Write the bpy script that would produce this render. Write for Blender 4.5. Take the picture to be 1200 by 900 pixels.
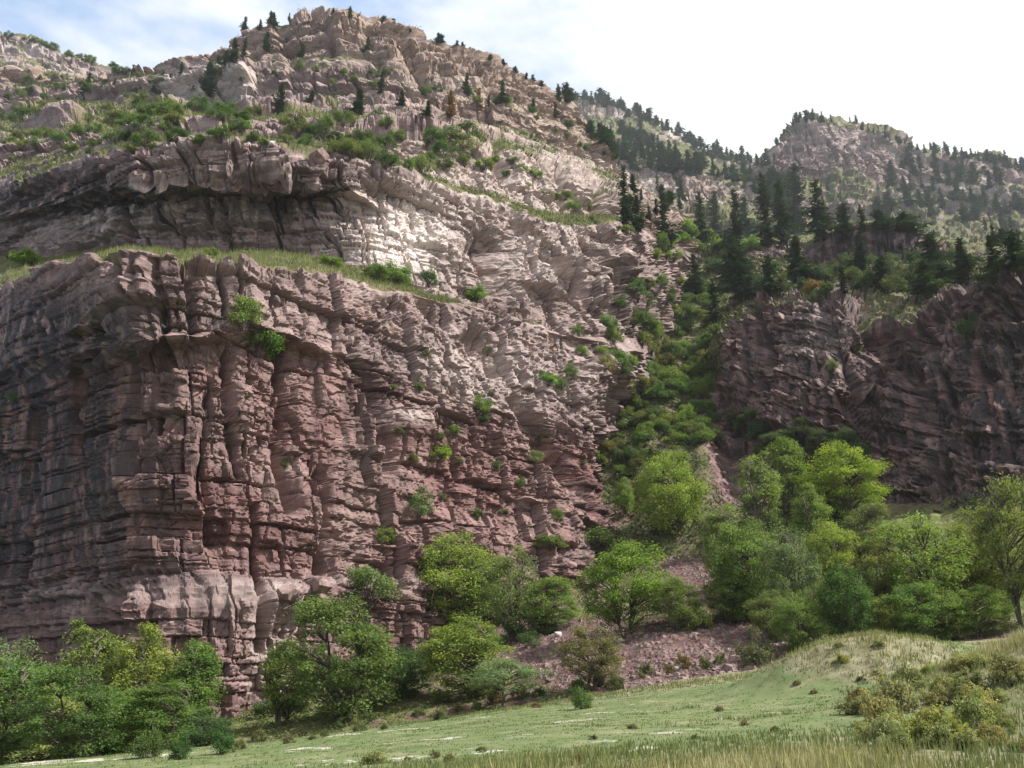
import bpy, bmesh, math, random
import numpy as np

for o in list(bpy.data.objects):
    bpy.data.objects.remove(o)
scene = bpy.context.scene
C = scene.collection
R = math.radians

# ------------------------------------------------------------------ camera
F = 1167.0                       # focal length in pixels of the 1200 px wide photograph
PITCH = R(18.0)
CAMZ = 1.7
cam_d = bpy.data.cameras.new('camera')
cam_d.sensor_width = 36.0
cam_d.lens = F / 1200 * 36
cam_d.clip_start = 0.1
cam_d.clip_end = 6000
cam = bpy.data.objects.new('camera', cam_d)
C.objects.link(cam)
cam.location = (0, 0, CAMZ)
cam.rotation_euler = (R(90) + PITCH, 0, 0)
scene.camera = cam

# ------------------------------------------------------------------ light
SUN_AZ = R(-14)        # measured from +x (right of the view) towards +y (away from the camera)
SUN_EL = R(48)
sdir = (math.cos(SUN_EL) * math.cos(SUN_AZ), math.cos(SUN_EL) * math.sin(SUN_AZ), math.sin(SUN_EL))
sun_d = bpy.data.lights.new('sun', 'SUN')
sun_d.energy = 5.0
sun_d.angle = R(0.6)
sun_d.color = (1.0, 0.965, 0.92)
sun = bpy.data.objects.new('sun', sun_d)
C.objects.link(sun)
sun.location = (200, 0, 300)
from mathutils import Vector, Matrix
sun.rotation_euler = Vector(sdir).to_track_quat('Z', 'Y').to_euler()

world = bpy.data.worlds.new('World')
scene.world = world
world.use_nodes = True
wn, wl = world.node_tree.nodes, world.node_tree.links
wn.clear()
wout = wn.new('ShaderNodeOutputWorld')
wbg = wn.new('ShaderNodeBackground')
wbg.inputs['Strength'].default_value = 0.06
sky = wn.new('ShaderNodeTexSky')
sky.sky_type = 'NISHITA'
sky.sun_disc = False
sky.sun_elevation = SUN_EL
sky.sun_rotation = math.pi / 2 - SUN_AZ
sky.altitude = 300
sky.dust_density = 1.2
sky.air_density = 1.3
tc = wn.new('ShaderNodeTexCoord')
mp = wn.new('ShaderNodeMapping')
mp.inputs['Scale'].default_value = (1.0, 1.0, 2.2)
wl.new(tc.outputs['Generated'], mp.inputs['Vector'])
nz = wn.new('ShaderNodeTexNoise')
nz.inputs['Scale'].default_value = 2.6
nz.inputs['Detail'].default_value = 7
nz.inputs['Roughness'].default_value = 0.55
wl.new(mp.outputs['Vector'], nz.inputs['Vector'])
# broken cloud, thicker towards the sun's side of the sky
dt = wn.new('ShaderNodeVectorMath'); dt.operation = 'DOT_PRODUCT'
wl.new(tc.outputs['Generated'], dt.inputs[0]); dt.inputs[1].default_value = sdir
ad = wn.new('ShaderNodeMath'); ad.operation = 'MULTIPLY_ADD'
wl.new(dt.outputs['Value'], ad.inputs[0]); ad.inputs[1].default_value = 0.34
wl.new(nz.outputs['Fac'], ad.inputs[2])
mr = wn.new('ShaderNodeMapRange'); mr.interpolation_type = 'SMOOTHSTEP'
mr.inputs['From Min'].default_value = 0.40
mr.inputs['From Max'].default_value = 0.60
mr.inputs['To Min'].default_value = 0.0
wl.new(ad.outputs[0], mr.inputs['Value'])
mix = wn.new('ShaderNodeMix'); mix.data_type = 'RGBA'
wl.new(mr.outputs['Result'], mix.inputs[0])
veil = wn.new('ShaderNodeMix'); veil.data_type = 'RGBA'      # thin bright high haze over the blue
veil.inputs[0].default_value = 0.6
wl.new(sky.outputs['Color'], veil.inputs[6]); veil.inputs[7].default_value = (4.9, 7.2, 11.0, 1)
wl.new(veil.outputs[2], mix.inputs[6])
mix.inputs[7].default_value = (10.0, 10.1, 10.3, 1)
wl.new(mix.outputs[2], wbg.inputs['Color'])
wl.new(wbg.outputs[0], wout.inputs['Surface'])

scene.view_settings.view_transform = 'Standard'
scene.view_settings.look = 'None'
scene.view_settings.gamma = 1.0
scene.view_settings.use_curve_mapping = False
scene.view_settings.exposure = 0.9
scene.render.resolution_x = 1024
scene.render.resolution_y = 768
try:
    scene.cycles.volume_bounces = 1
    scene.cycles.max_bounces = 6
except Exception:
    pass

rng = np.random.default_rng(7)
random.seed(7)

# ------------------------------------------------------------------ helpers
def px(u, v, Y):
    """a point on the view line through photo pixel (u, v), Y metres ahead"""
    u, v, Y = np.broadcast_arrays(np.asarray(u, float), np.asarray(v, float), np.asarray(Y, float))
    t = (450 - v) / F
    a = (u - 600) / F
    ry = math.cos(PITCH) - math.sin(PITCH) * t
    rz = math.sin(PITCH) + math.cos(PITCH) * t
    k = Y / ry
    return np.stack([a * k, Y, CAMZ + rz * k], -1)

def project(P):
    x, y, z = P[..., 0], P[..., 1], P[..., 2] - CAMZ
    dep = y * math.cos(PITCH) + z * math.sin(PITCH)
    up = -y * math.sin(PITCH) + z * math.cos(PITCH)
    dep = np.where(np.abs(dep) < 1e-3, 1e-3, dep)
    return 600 + F * x / dep, 450 - F * up / dep, dep

def h32(*a, seed=0):
    n = np.full(np.shape(a[0]), (seed * 144665 + 1013904223) & 0xffffffff, np.uint32)
    for q, m in zip(a, (374761393, 668265263, 2246822519, 3266489917)):
        n = n + np.asarray(q).astype(np.int64).astype(np.uint32) * np.uint32(m)
        n = (n ^ (n >> np.uint32(13))) * np.uint32(1274126177)
    n = n ^ (n >> np.uint32(16))
    return n.astype(np.float32) / np.float32(4294967295.0)

def vnoise(x, y, z, seed=0):
    ix, iy, iz = np.floor(x), np.floor(y), np.floor(z)
    fx, fy, fz = x - ix, y - iy, z - iz
    fx = fx * fx * (3 - 2 * fx); fy = fy * fy * (3 - 2 * fy); fz = fz * fz * (3 - 2 * fz)
    ix = ix.astype(np.int64); iy = iy.astype(np.int64); iz = iz.astype(np.int64)
    def c(a, b, d): return h32(ix + a, iy + b, iz + d, seed=seed)
    x00 = c(0,0,0) * (1-fx) + c(1,0,0) * fx
    x10 = c(0,1,0) * (1-fx) + c(1,1,0) * fx
    x01 = c(0,0,1) * (1-fx) + c(1,0,1) * fx
    x11 = c(0,1,1) * (1-fx) + c(1,1,1) * fx
    y0 = x00 * (1-fy) + x10 * fy
    y1 = x01 * (1-fy) + x11 * fy
    return (y0 * (1-fz) + y1 * fz) * 2 - 1

def fbm(P, scale, oct=3, seed=0, zs=1.0, rough=0.5):
    """scale = feature size in metres; returns about -1..1"""
    out = 0; amp = 1.0; tot = 0
    x, y, z = P[..., 0] / scale, P[..., 1] / scale, P[..., 2] / scale * zs
    for i in range(oct):
        out = out + amp * vnoise(x * 2**i + 17.3 * i, y * 2**i - 9.1 * i, z * 2**i + 4.7 * i, seed + i)
        tot += amp; amp *= rough
    return out / tot

def sstep(a, b, x):
    t = np.clip((x - a) / (b - a), 0, 1)
    return t * t * (3 - 2 * t)

def blur1(a, n, axis):
    if n < 1: return a
    k = np.ones(2 * n + 1) / (2 * n + 1)
    pad = [(0, 0)] * a.ndim; pad[axis] = (n, n)
    ap = np.pad(a, pad, mode='edge')
    cs = np.cumsum(np.insert(ap, 0, 0, axis=axis), axis=axis)
    hi = np.take(cs, range(2 * n + 1, cs.shape[axis]), axis=axis)
    lo = np.take(cs, range(0, cs.shape[axis] - 2 * n - 1), axis=axis)
    return (hi - lo) / (2 * n + 1)

def mesh_from(name, V, faces, attrs=None, smooth=False, mat_idx=None):
    """V (n,3); faces: (m,k) int array"""
    me = bpy.data.meshes.new(name)
    V = np.ascontiguousarray(V, np.float32)
    faces = np.ascontiguousarray(faces, np.int32)
    n, k = faces.shape
    me.vertices.add(len(V)); me.vertices.foreach_set('co', V.ravel())
    me.loops.add(n * k); me.loops.foreach_set('vertex_index', faces.ravel())
    me.polygons.add(n)
    me.polygons.foreach_set('loop_start', np.arange(0, n * k, k, dtype=np.int32))
    try:
        me.polygons.foreach_set('loop_total', np.full(n, k, np.int32))
    except Exception:
        pass
    me.polygons.foreach_set('use_smooth', np.full(n, smooth, dtype=bool))
    if mat_idx is not None:
        me.polygons.foreach_set('material_index', np.asarray(mat_idx, np.int32))
    for kx, val in (attrs or {}).items():
        at = me.attributes.new(kx, 'FLOAT', 'POINT')
        at.data.foreach_set('value', np.ascontiguousarray(val, np.float32).ravel())
    me.update(calc_edges=True)
    return me

def obj(name, me, mat=None, parent=None, **props):
    o = bpy.data.objects.new(name, me)
    C.objects.link(o)
    if mat is not None and me is not None and len(me.materials) == 0:
        me.materials.append(mat)
    if parent is not None: o.parent = parent
    for k, v in props.items(): o[k] = v
    return o

# ------------------------------------------------------------------ materials
class NT:
    def __init__(s, name):
        s.m = bpy.data.materials.new(name); s.m.use_nodes = True
        s.n, s.l = s.m.node_tree.nodes, s.m.node_tree.links
        s.n.clear()
        s.out = s.n.new('ShaderNodeOutputMaterial')
    def node(s, t, **kw):
        x = s.n.new(t)
        for k, v in kw.items(): setattr(x, k, v)
        return x
    def set(s, sock, val):
        if hasattr(val, 'is_linked') or hasattr(val, 'links'): s.l.new(val, sock)
        elif val is not None: sock.default_value = val
    def attr(s, name): return s.node('ShaderNodeAttribute', attribute_name=name).outputs['Fac']
    def pos(s, scale=(1,1,1)):
        g = s.node('ShaderNodeNewGeometry')
        m = s.node('ShaderNodeMapping'); m.inputs['Scale'].default_value = scale
        s.l.new(g.outputs['Position'], m.inputs['Vector']); return m.outputs[0]
    def noise(s, vec, scale, detail=4, rough=0.55, dist=0.0):
        x = s.node('ShaderNodeTexNoise')
        s.l.new(vec, x.inputs['Vector']); x.inputs['Scale'].default_value = scale
        x.inputs['Detail'].default_value = detail; x.inputs['Roughness'].default_value = rough
        x.inputs['Distortion'].default_value = dist
        return x.outputs['Fac']
    def remap(s, val, a, b, c=0.0, d=1.0):
        x = s.node('ShaderNodeMapRange', interpolation_type='SMOOTHSTEP')
        s.set(x.inputs['Value'], val)
        for i, q in zip(('From Min','From Max','To Min','To Max'), (a,b,c,d)): x.inputs[i].default_value = q
        return x.outputs['Result']
    def math(s, op, a, b=None):
        x = s.node('ShaderNodeMath', operation=op)
        s.set(x.inputs[0], a)
        if b is not None: s.set(x.inputs[1], b)
        return x.outputs[0]
    def mix(s, fac, a, b, mode='MIX'):
        x = s.node('ShaderNodeMix', data_type='RGBA', blend_type=mode)
        s.set(x.inputs[0], fac)
        s.set(x.inputs[6], a if not isinstance(a, tuple) else (*a, 1)); s.set(x.inputs[7], b if not isinstance(b, tuple) else (*b, 1))
        return x.outputs[2]
    def ramp(s, val, stops):
        x = s.node('ShaderNodeValToRGB'); e = x.color_ramp.elements
        while len(e) > 1: e.remove(e[0])
        for i, (p, c) in enumerate(stops):
            if i == 0: e[0].position = p; e[0].color = (*c, 1)
            else:
                q = e.new(p); q.color = (*c, 1)
        s.set(x.inputs[0], val); return x.outputs[0]
    def bump(s, h, strength=0.5, dist=0.1):
        b = s.node('ShaderNodeBump'); s.l.new(h, b.inputs['Height'])
        b.inputs['Strength'].default_value = strength; b.inputs['Distance'].default_value = dist
        return b.outputs[0]
    def principled(s, col, rough=0.9, normal=None, spec=0.2):
        p = s.node('ShaderNodeBsdfPrincipled')
        s.set(p.inputs['Base Color'], col if not isinstance(col, tuple) else (*col, 1))
        s.set(p.inputs['Roughness'], rough); p.inputs['Specular IOR Level'].default_value = spec
        if normal is not None: s.l.new(normal, p.inputs['Normal'])
        s.l.new(p.outputs[0], s.out.inputs['Surface']); return p

def rock_material(name, k=1.0, bump_d=0.12):
    """k scales the pattern: 1 for the near walls, smaller numbers for coarser far rock"""
    t = NT(name)
    p = t.pos()
    beds = t.pos((0.10, 0.10, 1.0))
    tone, soil, varn_shade, pale = t.attr('tone'), t.attr('soil'), t.attr('varnish_shade'), t.attr('pale')
    n_big = t.noise(p, 0.09 * k, 5, 0.6)
    n_bed = t.noise(beds, 0.9 * k, 6, 0.65, 0.6)
    n_fine = t.noise(p, 1.6 * k, 6, 0.7)
    maroon = t.ramp(n_bed, [(0.28, (0.075, 0.040, 0.038)), (0.44, (0.158, 0.082, 0.075)), (0.56, (0.205, 0.112, 0.102)), (0.70, (0.30, 0.19, 0.172))])
    grey = t.ramp(n_bed, [(0.28, (0.09, 0.062, 0.060)), (0.44, (0.195, 0.136, 0.128)), (0.56, (0.275, 0.203, 0.19)), (0.70, (0.42, 0.335, 0.31))])
    tan = t.ramp(n_bed, [(0.28, (0.10, 0.066, 0.055)), (0.44, (0.215, 0.15, 0.118)), (0.58, (0.325, 0.24, 0.175)), (0.72, (0.43, 0.35, 0.285))])
    c = t.mix(t.remap(tone, 0.0, 1.0), maroon, grey)
    c = t.mix(t.remap(tone, 1.0, 2.0), c, tan)
    c = t.mix(t.remap(n_big, 0.42, 0.70, 0.0, 0.40), c, t.mix(0.5, c, (0.62, 0.52, 0.47)))
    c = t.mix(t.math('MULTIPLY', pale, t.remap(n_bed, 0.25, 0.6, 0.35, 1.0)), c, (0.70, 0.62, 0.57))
    # thin pale and dark beds
    thin = t.noise(t.pos((0.03, 0.03, 1.0)), 1.9 * k, 5, 0.7, 0.3)
    c = t.mix(t.remap(thin, 0.56, 0.68, 0, .45), c, t.mix(.6, c, (0.50, 0.40, 0.36)))
    c = t.mix(t.remap(thin, 0.44, 0.34, 0, .55), c, t.mix(.7, c, (0.07, 0.045, 0.045)))
    # orange iron stain
    c = t.mix(t.remap(t.noise(p, 0.16 * k, 4, 0.6), 0.60, 0.75, 0, 0.45), c, (0.36, 0.19, 0.10))
    c = t.mix(t.remap(n_fine, 0.3, 0.7, 0.0, 1.0), t.mix(0.30, c, (0.04, 0.03, 0.03)), c)
    # dark mineral streaks running down the wall; on the shaded cliff also painted shade
    streak = t.noise(t.pos((1.0, 1.0, 0.06)), 0.75 * k, 4, 0.6, 0.2)
    sm = t.math('MULTIPLY', t.remap(streak, 0.36, 0.56), varn_shade)
    c = t.mix(sm, c, (0.045, 0.038, 0.04))
    # lichen and dust grey
    c = t.mix(t.remap(t.noise(p, 0.5 * k, 5, 0.65), 0.56, 0.72, 0, 0.22), c, (0.22, 0.19, 0.18))
    # soil, dry litter and low grass on the benches
    sc = t.ramp(t.noise(p, 0.35 * k, 6, 0.65), [(0.3, (0.045, 0.055, 0.022)), (0.45, (0.08, 0.09, 0.034)), (0.56, (0.125, 0.112, 0.058)), (0.68, (0.16, 0.11, 0.09))])
    sf = t.math('ADD', soil, t.remap(n_fine, 0.2, 0.8, -0.22, 0.22))
    c = t.mix(t.remap(sf, 0.40, 0.62), c, sc)
    hgt = t.math('ADD', t.math('MULTIPLY', t.noise(p, 2.2 * k, 8, 0.72), 1.0), t.math('MULTIPLY', n_bed, 0.9))
    t.principled(c, 0.92, t.bump(hgt, 0.75, bump_d), 0.15)
    return t.m

def scree_material(name):
    t = NT(name); p = t.pos()
    soil, pale = t.attr('soil'), t.attr('pale')
    v = t.node('ShaderNodeTexVoronoi'); t.l.new(p, v.inputs['Vector']); v.inputs['Scale'].default_value = 3.2
    n = t.noise(p, 0.8, 6, 0.65)
    c = t.ramp(n, [(0.30, (0.065, 0.038, 0.034)), (0.48, (0.115, 0.070, 0.063)), (0.62, (0.16, 0.108, 0.098)), (0.75, (0.23, 0.175, 0.16))])
    c = t.mix(0.35, c, t.mix(1.0, c, v.outputs['Color'], 'MULTIPLY'))
    g = t.ramp(t.noise(p, 0.6, 6, 0.7), [(0.3, (0.05, 0.07, 0.025)), (0.5, (0.10, 0.115, 0.04)), (0.7, (0.19, 0.17, 0.08))])
    sf = t.math('ADD', soil, t.remap(t.noise(p, 1.3, 6, 0.7), 0.25, 0.75, -0.3, 0.3))
    c = t.mix(t.remap(sf, 0.4, 0.65), c, g)
    hgt = t.math('ADD', n, t.math('MULTIPLY', v.outputs['Distance'], 0.8))
    t.principled(c, 0.95, t.bump(hgt, 0.7, 0.12), 0.1)
    return t.m

def meadow_material(name):
    t = NT(name); p = t.pos()
    dry, bare = t.attr('dry'), t.attr('bare')
    n = t.noise(p, 0.7, 6, 0.65)
    green = t.ramp(n, [(0.3, (0.07, 0.098, 0.038)), (0.42, (0.10, 0.13, 0.052)), (0.55, (0.125, 0.145, 0.065)), (0.7, (0.20, 0.19, 0.11))])
    drc = t.ramp(t.noise(p, 1.5, 6, 0.7), [(0.3, (0.11, 0.105, 0.055)), (0.5, (0.17, 0.155, 0.092)), (0.7, (0.26, 0.235, 0.16))])
    c = t.mix(t.remap(t.math('ADD', dry, t.remap(n, 0.25, 0.75, -0.25, 0.25)), 0.3, 0.7), green, drc)
    b = t.remap(t.math('ADD', bare, t.remap(t.noise(p, 1.2, 6, 0.7), 0.25, 0.75, -0.35, 0.35)), 0.45, 0.65)
    c = t.mix(b, c, t.ramp(t.noise(p, 2.5, 5, 0.7), [(0.3, (0.24, 0.225, 0.17)), (0.6, (0.42, 0.39, 0.33))]))
    t.principled(c, 0.95, t.bump(t.noise(p, 5, 6, 0.7), 0.6, 0.06), 0.1)
    return t.m

def leaf_material(name, trans=0.35):
    """colour comes from each plant's own object colour; small changes from leaf to leaf"""
    t = NT(name)
    oi = t.node('ShaderNodeObjectInfo')
    tint = t.attr('tint')
    base = oi.outputs['Color']
    c = t.mix(t.remap(tint, 0.0, 1.0), t.mix(1.0, base, (0.62, 0.66, 0.62), 'MULTIPLY'), t.mix(1.0, base, (1.32, 1.25, 1.05), 'MULTIPLY'))
    d = t.node('ShaderNodeBsdfPrincipled'); t.l.new(c, d.inputs['Base Color'])
    d.inputs['Roughness'].default_value = 0.6; d.inputs['Specular IOR Level'].default_value = 0.25
    tr = t.node('ShaderNodeBsdfTranslucent')
    t.l.new(t.mix(1.0, c, (1.25, 1.35, 0.62), 'MULTIPLY'), tr.inputs['Color'])
    mx = t.node('ShaderNodeMixShader'); mx.inputs[0].default_value = trans
    t.l.new(d.outputs[0], mx.inputs[1]); t.l.new(tr.outputs[0], mx.inputs[2])
    t.l.new(mx.outputs[0], t.out.inputs['Surface'])
    return t.m

def plain_material(name, a, b, scale=3.0, rough=0.9, bump=0.05, stretch=(1,1,1)):
    t = NT(name); p = t.pos(stretch); n = t.noise(p, scale, 6, 0.65)
    t.principled(t.ramp(n, [(0.3, a), (0.7, b)]), rough, t.bump(n, 0.6, bump), 0.15)
    return t.m

def blade_material(name, stops, trans=0.3):
    t = NT(name); tint = t.attr('tint')
    c = t.ramp(tint, stops)
    d = t.node('ShaderNodeBsdfDiffuse'); t.l.new(c, d.inputs['Color'])
    tr = t.node('ShaderNodeBsdfTranslucent'); t.l.new(c, tr.inputs['Color'])
    mx = t.node('ShaderNodeMixShader'); mx.inputs[0].default_value = trans
    t.l.new(d.outputs[0], mx.inputs[1]); t.l.new(tr.outputs[0], mx.inputs[2]); t.l.new(mx.outputs[0], t.out.inputs['Surface'])
    return t.m

M_ROCK = rock_material('layered_red_rock', 1.0, 0.14)
M_ROCKFAR = rock_material('far_weathered_rock', 0.35, 0.5)
M_SCREE = scree_material('red_scree')
M_MEADOW = meadow_material('meadow_turf')
M_LEAF = leaf_material('broad_leaf', 0.38)
M_NEEDLE = leaf_material('conifer_needle', 0.12)
M_BARK = plain_material('bark', (0.05, 0.04, 0.032), (0.14, 0.115, 0.095), 6, 0.95, 0.03, (1, 1, 0.25))
M_BOULDER = plain_material('boulder_stone', (0.10, 0.062, 0.056), (0.30, 0.22, 0.20), 1.6, 0.9, 0.08)
M_PALEST = plain_material('pale_boulder_stone', (0.28, 0.25, 0.235), (0.52, 0.48, 0.45), 1.6, 0.9, 0.06)
M_GRASS = blade_material('meadow_grass_blades', [(0.0, (0.10, 0.14, 0.05)), (0.35, (0.15, 0.175, 0.065)), (0.65, (0.28, 0.27, 0.11)), (1.0, (0.46, 0.40, 0.24))])
M_LEDGEGRASS = blade_material('ledge_grass_blades', [(0.0, (0.09, 0.115, 0.04)), (0.5, (0.165, 0.175, 0.07)), (1.0, (0.30, 0.26, 0.15))])

# ------------------------------------------------------------------ terrain tools
def line_sample(pts, U, jit=0.0, seed=0, yj=0.0):
    a = np.array(pts, float)
    fine = np.arange(U[0] - 60, U[-1] + 61, 2.0)
    v = np.interp(fine, a[:, 0], a[:, 1]); Y = np.interp(fine, a[:, 0], a[:, 2])
    for n in (7, 7):
        v = blur1(v, n, 0); Y = blur1(Y, n, 0)
    if jit or yj:
        z = np.zeros_like(fine)
        for i, (w, am) in enumerate(((70, .5), (26, .35), (10, .25))):
            v = v + jit * am * vnoise(fine / w, z + seed, z, seed + i)
            Y = Y + yj * am * vnoise(fine / w, z + seed + 3, z, seed + 7 + i)
    return np.interp(U, fine, v), np.interp(U, fine, Y)

def bedded(h, s, thick, cell, seed):
    r = np.random.default_rng(seed)
    b = np.cumsum(np.exp(r.normal(math.log(thick), 0.5, 3200))) - 60
    i = np.clip(np.searchsorted(b, h) - 1, 0, len(b) - 2)
    lo, hi = b[i], b[i + 1]
    db = np.minimum(h - lo, hi - h)
    w = cell * (0.55 + 1.0 * h32(i, seed=seed + 1))
    q = s / w + h32(i, seed=seed + 2) * 50
    j = np.floor(q)
    def edge(jj): return jj + (h32(i, jj, seed=seed + 3) - 0.5) * 0.85
    j = np.where(q < edge(j), j - 1, np.where(q >= edge(j + 1), j + 1, j))
    e0, e1 = edge(j), edge(j + 1)
    dc = np.minimum(q - e0, e1 - q) * w
    off = h32(i, j, seed=seed + 4) - 0.5
    tx = (h32(i, j, seed=seed + 5) - 0.5) * ((q - e0) / (e1 - e0 + 1e-6) - 0.5)
    tz = (h32(i, j, seed=seed + 6) - 0.15) * ((h - lo) / (hi - lo + 1e-6) - 0.5)
    bed = h32(i, seed=seed + 7) - 0.5
    return off, bed, tx, tz, db, dc

def facets(P, size, seed):
    """angular chunks: every cell of a jittered lattice is a plane of its own tilt; also the distance to the cell's edge"""
    q = P / size
    b = np.floor(q - 0.5).astype(np.int64)
    best = np.full(P.shape[:-1], 1e9, np.float32); sec = best.copy()
    val = np.zeros(P.shape[:-1], np.float32)
    for dx in (0, 1):
        for dy in (0, 1):
            for dz in (0, 1):
                i, j, k = b[..., 0] + dx, b[..., 1] + dy, b[..., 2] + dz
                ex = q[..., 0] - (i + .2 + .6 * h32(i, j, k, seed=seed)); ey = q[..., 1] - (j + .2 + .6 * h32(i, j, k, seed=seed + 1)); ez = q[..., 2] - (k + .2 + .6 * h32(i, j, k, seed=seed + 2))
                dd = ex * ex + ey * ey + ez * ez * 1.6
                t = (h32(i, j, k, seed=seed + 3) - .5) + 1.3 * ((h32(i, j, k, seed=seed + 4) - .5) * ex + (h32(i, j, k, seed=seed + 5) - .5) * ey + (h32(i, j, k, seed=seed + 6) - .3) * ez)
                near = dd < best
                sec = np.where(near, best, np.minimum(sec, dd)); val = np.where(near, t, val); best = np.where(near, dd, best)
    return val, (np.sqrt(sec) - np.sqrt(best)) * size

def rock_disp(P, sc=1.0, strike=0.6, seed=0, blocky=1.0, dip=(0.0, 0.0), fk=1.0, jk=1.0, lay=1.0):
    """outward displacement in metres of a bedded, jointed rock wall; sc = size of the rock pieces"""
    x, y, z = P[..., 0], P[..., 1], P[..., 2]
    w1 = fbm(P, 14 * sc, 3, seed + 11); w2 = fbm(P, 5 * sc, 3, seed + 21); w3 = fbm(P, 1.6 * sc, 2, seed + 31)
    h = z + dip[0] * x + dip[1] * y + (0.9 * w1 + 0.14 * w2 + 0.03 * w3) * sc
    s = x * math.cos(strike) + y * math.sin(strike) + 0.12 * z + (0.35 * w2 + 1.2 * w1 + 0.06 * w3) * sc
    o1, b1, tx1, tz1, db1, dc1 = bedded(h, s, 3.4 * sc, 5.5 * sc, seed + 1)
    o2, b2, tx2, tz2, db2, dc2 = bedded(h, s, 0.85 * sc, 2.0 * sc, seed + 2)
    o3, b3, tx3, tz3, db3, dc3 = bedded(h + 0.2, s * 1.0 + 0.15 * h, 0.33 * sc, 0.75 * sc, seed + 3)
    m = sstep(-0.35, 0.35, fbm(P, 9 * sc, 2, seed + 41))
    m2 = sstep(-0.3, 0.4, fbm(P, 4 * sc, 2, seed + 51))
    # long vertical joints that run through many beds and part the wall into pillars
    sj = s + 0.9 * sc * w1 + 0.25 * sc * w3
    oj, _, tj, _, _, dj = bedded(h * 0 + 5.0 + np.floor((h + 3 * w1) / (11 * sc)) * 0.37, sj, 0.3, 5.0 * sc, seed + 4)
    cj = np.clip(2.2 * (1 - dj / (0.24 * sc)), 0, 1)
    d = 1.3 * o1 + lay * (1.2 * b1 + 0.9 * tz1) + 0.9 * tx1 + jk * (1.9 * oj + 1.5 * tj)
    d = d + (0.35 + 0.4 * m) * (1.5 * o2 + lay * (0.6 * b2 + 0.3 * tz2) + 0.8 * tx2)
    d = d + (0.14 + 0.2 * m2) * (1.1 * o3 + lay * 0.45 * b3 + tx3)
    c1 = np.clip(2.5 * np.maximum((1 - db1 / (0.13 * sc)) * .8, 1 - dc1 / (0.17 * sc)), 0, 1)
    c2 = np.clip(2.5 * np.maximum((1 - db2 / (0.07 * sc)) * (.9 - .6 * m2), 1 - dc2 / (0.09 * sc)), 0, 1)
    d = d - 1.0 * c1 * (0.2 + 0.8 * m2) - 0.5 * c2 * m - jk * 1.7 * cj * (0.35 + 0.65 * sstep(-.2, .3, w1))
    W = np.stack([x, y, z], -1) / sc + np.stack([w2, w1, w3], -1) * 0.6
    f1, e1 = facets(W, 3.0, seed + 71); f2, e2 = facets(W * np.array([1, 1, 1.35]), 1.1, seed + 81)
    d = d + fk * (1.0 * f1 * (0.25 + 0.75 * (1 - m)) + 0.30 * f2)
    d = d - 0.30 * np.clip(1 - e1 / .2, 0, 1) * (1 - m) - 0.18 * np.clip(1 - e2 / .10, 0, 1) * m2
    d = d * blocky + 1.8 * w1 + 0.22 * w2 + 0.04 * w3
    d = d + 0.07 * fbm(P, 0.5 * sc, 2, seed + 61)
    return d * sc, h

class Surface:
    """a sheet through 'lines' (foot to top); every line is a list of (u, v, Y) control points"""
    def __init__(self, U, lines, rows, back=None, first=None):
        self.U = U
        L = []
        Vs = []
        if first is not None: L.append(first); Vs.append(project(first)[1])
        for k, (pts, jit, yj) in enumerate(lines):
            v, Y = line_sample(pts, U, jit, 31 * k + 5, yj)
            L.append(px(U, v, Y)); Vs.append(v)
        if back is not None:
            for (dy, dz) in back:
                q = L[-1].copy(); q[:, 1] += dy; q[:, 0] *= 1 + dy / q[:, 1]; q[:, 2] += dz
                L.append(q); Vs.append(Vs[-1] - 3)
        P = []; K = []; VV = []
        for k in range(len(L) - 1):
            n = rows[k]
            t = np.arange(n) / n
            P.append(L[k][None] * (1 - t)[:, None, None] + L[k + 1][None] * t[:, None, None])
            VV.append(Vs[k][None] * (1 - t)[:, None] + Vs[k + 1][None] * t[:, None])
            K.append(np.repeat(k + t, 1))
        P.append(L[-1][None]); VV.append(Vs[-1][None]); K.append(np.array([float(len(L) - 1)]))
        self.P = np.concatenate(P); self.V = np.concatenate(VV); self.K = np.concatenate(K)
        self.shape = self.P.shape[:2]
        self.UU = np.broadcast_to(U[None], self.shape)
        self.KK = np.broadcast_to(self.K[:, None], self.shape)
    def per_interval(self, vals, soft=4):
        a = np.array(vals, float)[np.clip(self.K.astype(int), 0, len(vals) - 1)]
        a = blur1(a, soft, 0)
        return np.broadcast_to(a[:, None], self.shape)
    def normals(self, n=9, zf=1.0):
        Q = blur1(blur1(self.P, n, 0), n, 1)
        N = np.cross(np.gradient(Q, axis=1), np.gradient(Q, axis=0))
        N = N / (np.linalg.norm(N, axis=2, keepdims=True) + 1e-9)
        if zf != 1.0:
            N = N * np.array([1, 1, zf]); N = N / (np.linalg.norm(N, axis=2, keepdims=True) + 1e-9)
        return N
    def build(self, names, mat, attrs, smooth=False):
        """names: list of (name, k0, k1) - row bands of the sheet, one object each"""
        out = []
        nr, nc = self.shape
        rowk = self.K
        for name, k0, k1 in names:
            r0 = int(np.searchsorted(rowk, k0 - 1e-6)); r1 = int(np.searchsorted(rowk, k1 - 1e-6))
            r1 = min(r1, nr - 1)
            V = self.P[r0:r1 + 1].reshape(-1, 3)
            n = r1 - r0
            idx = np.arange((n + 1) * nc).reshape(n + 1, nc)
            f = np.stack([idx[:-1, :-1], idx[:-1, 1:], idx[1:, 1:], idx[1:, :-1]], -1).reshape(-1, 4)
            at = {k: v[r0:r1 + 1].reshape(-1) for k, v in attrs.items()}
            out.append(obj(name, mesh_from(name, V, f, at, smooth), mat, kind='structure'))
        return out

def blob(S, u, v, ru, rv):
    return np.exp(-(((S.UU - u) / ru) ** 2 + ((S.V - v) / rv) ** 2))

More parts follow.
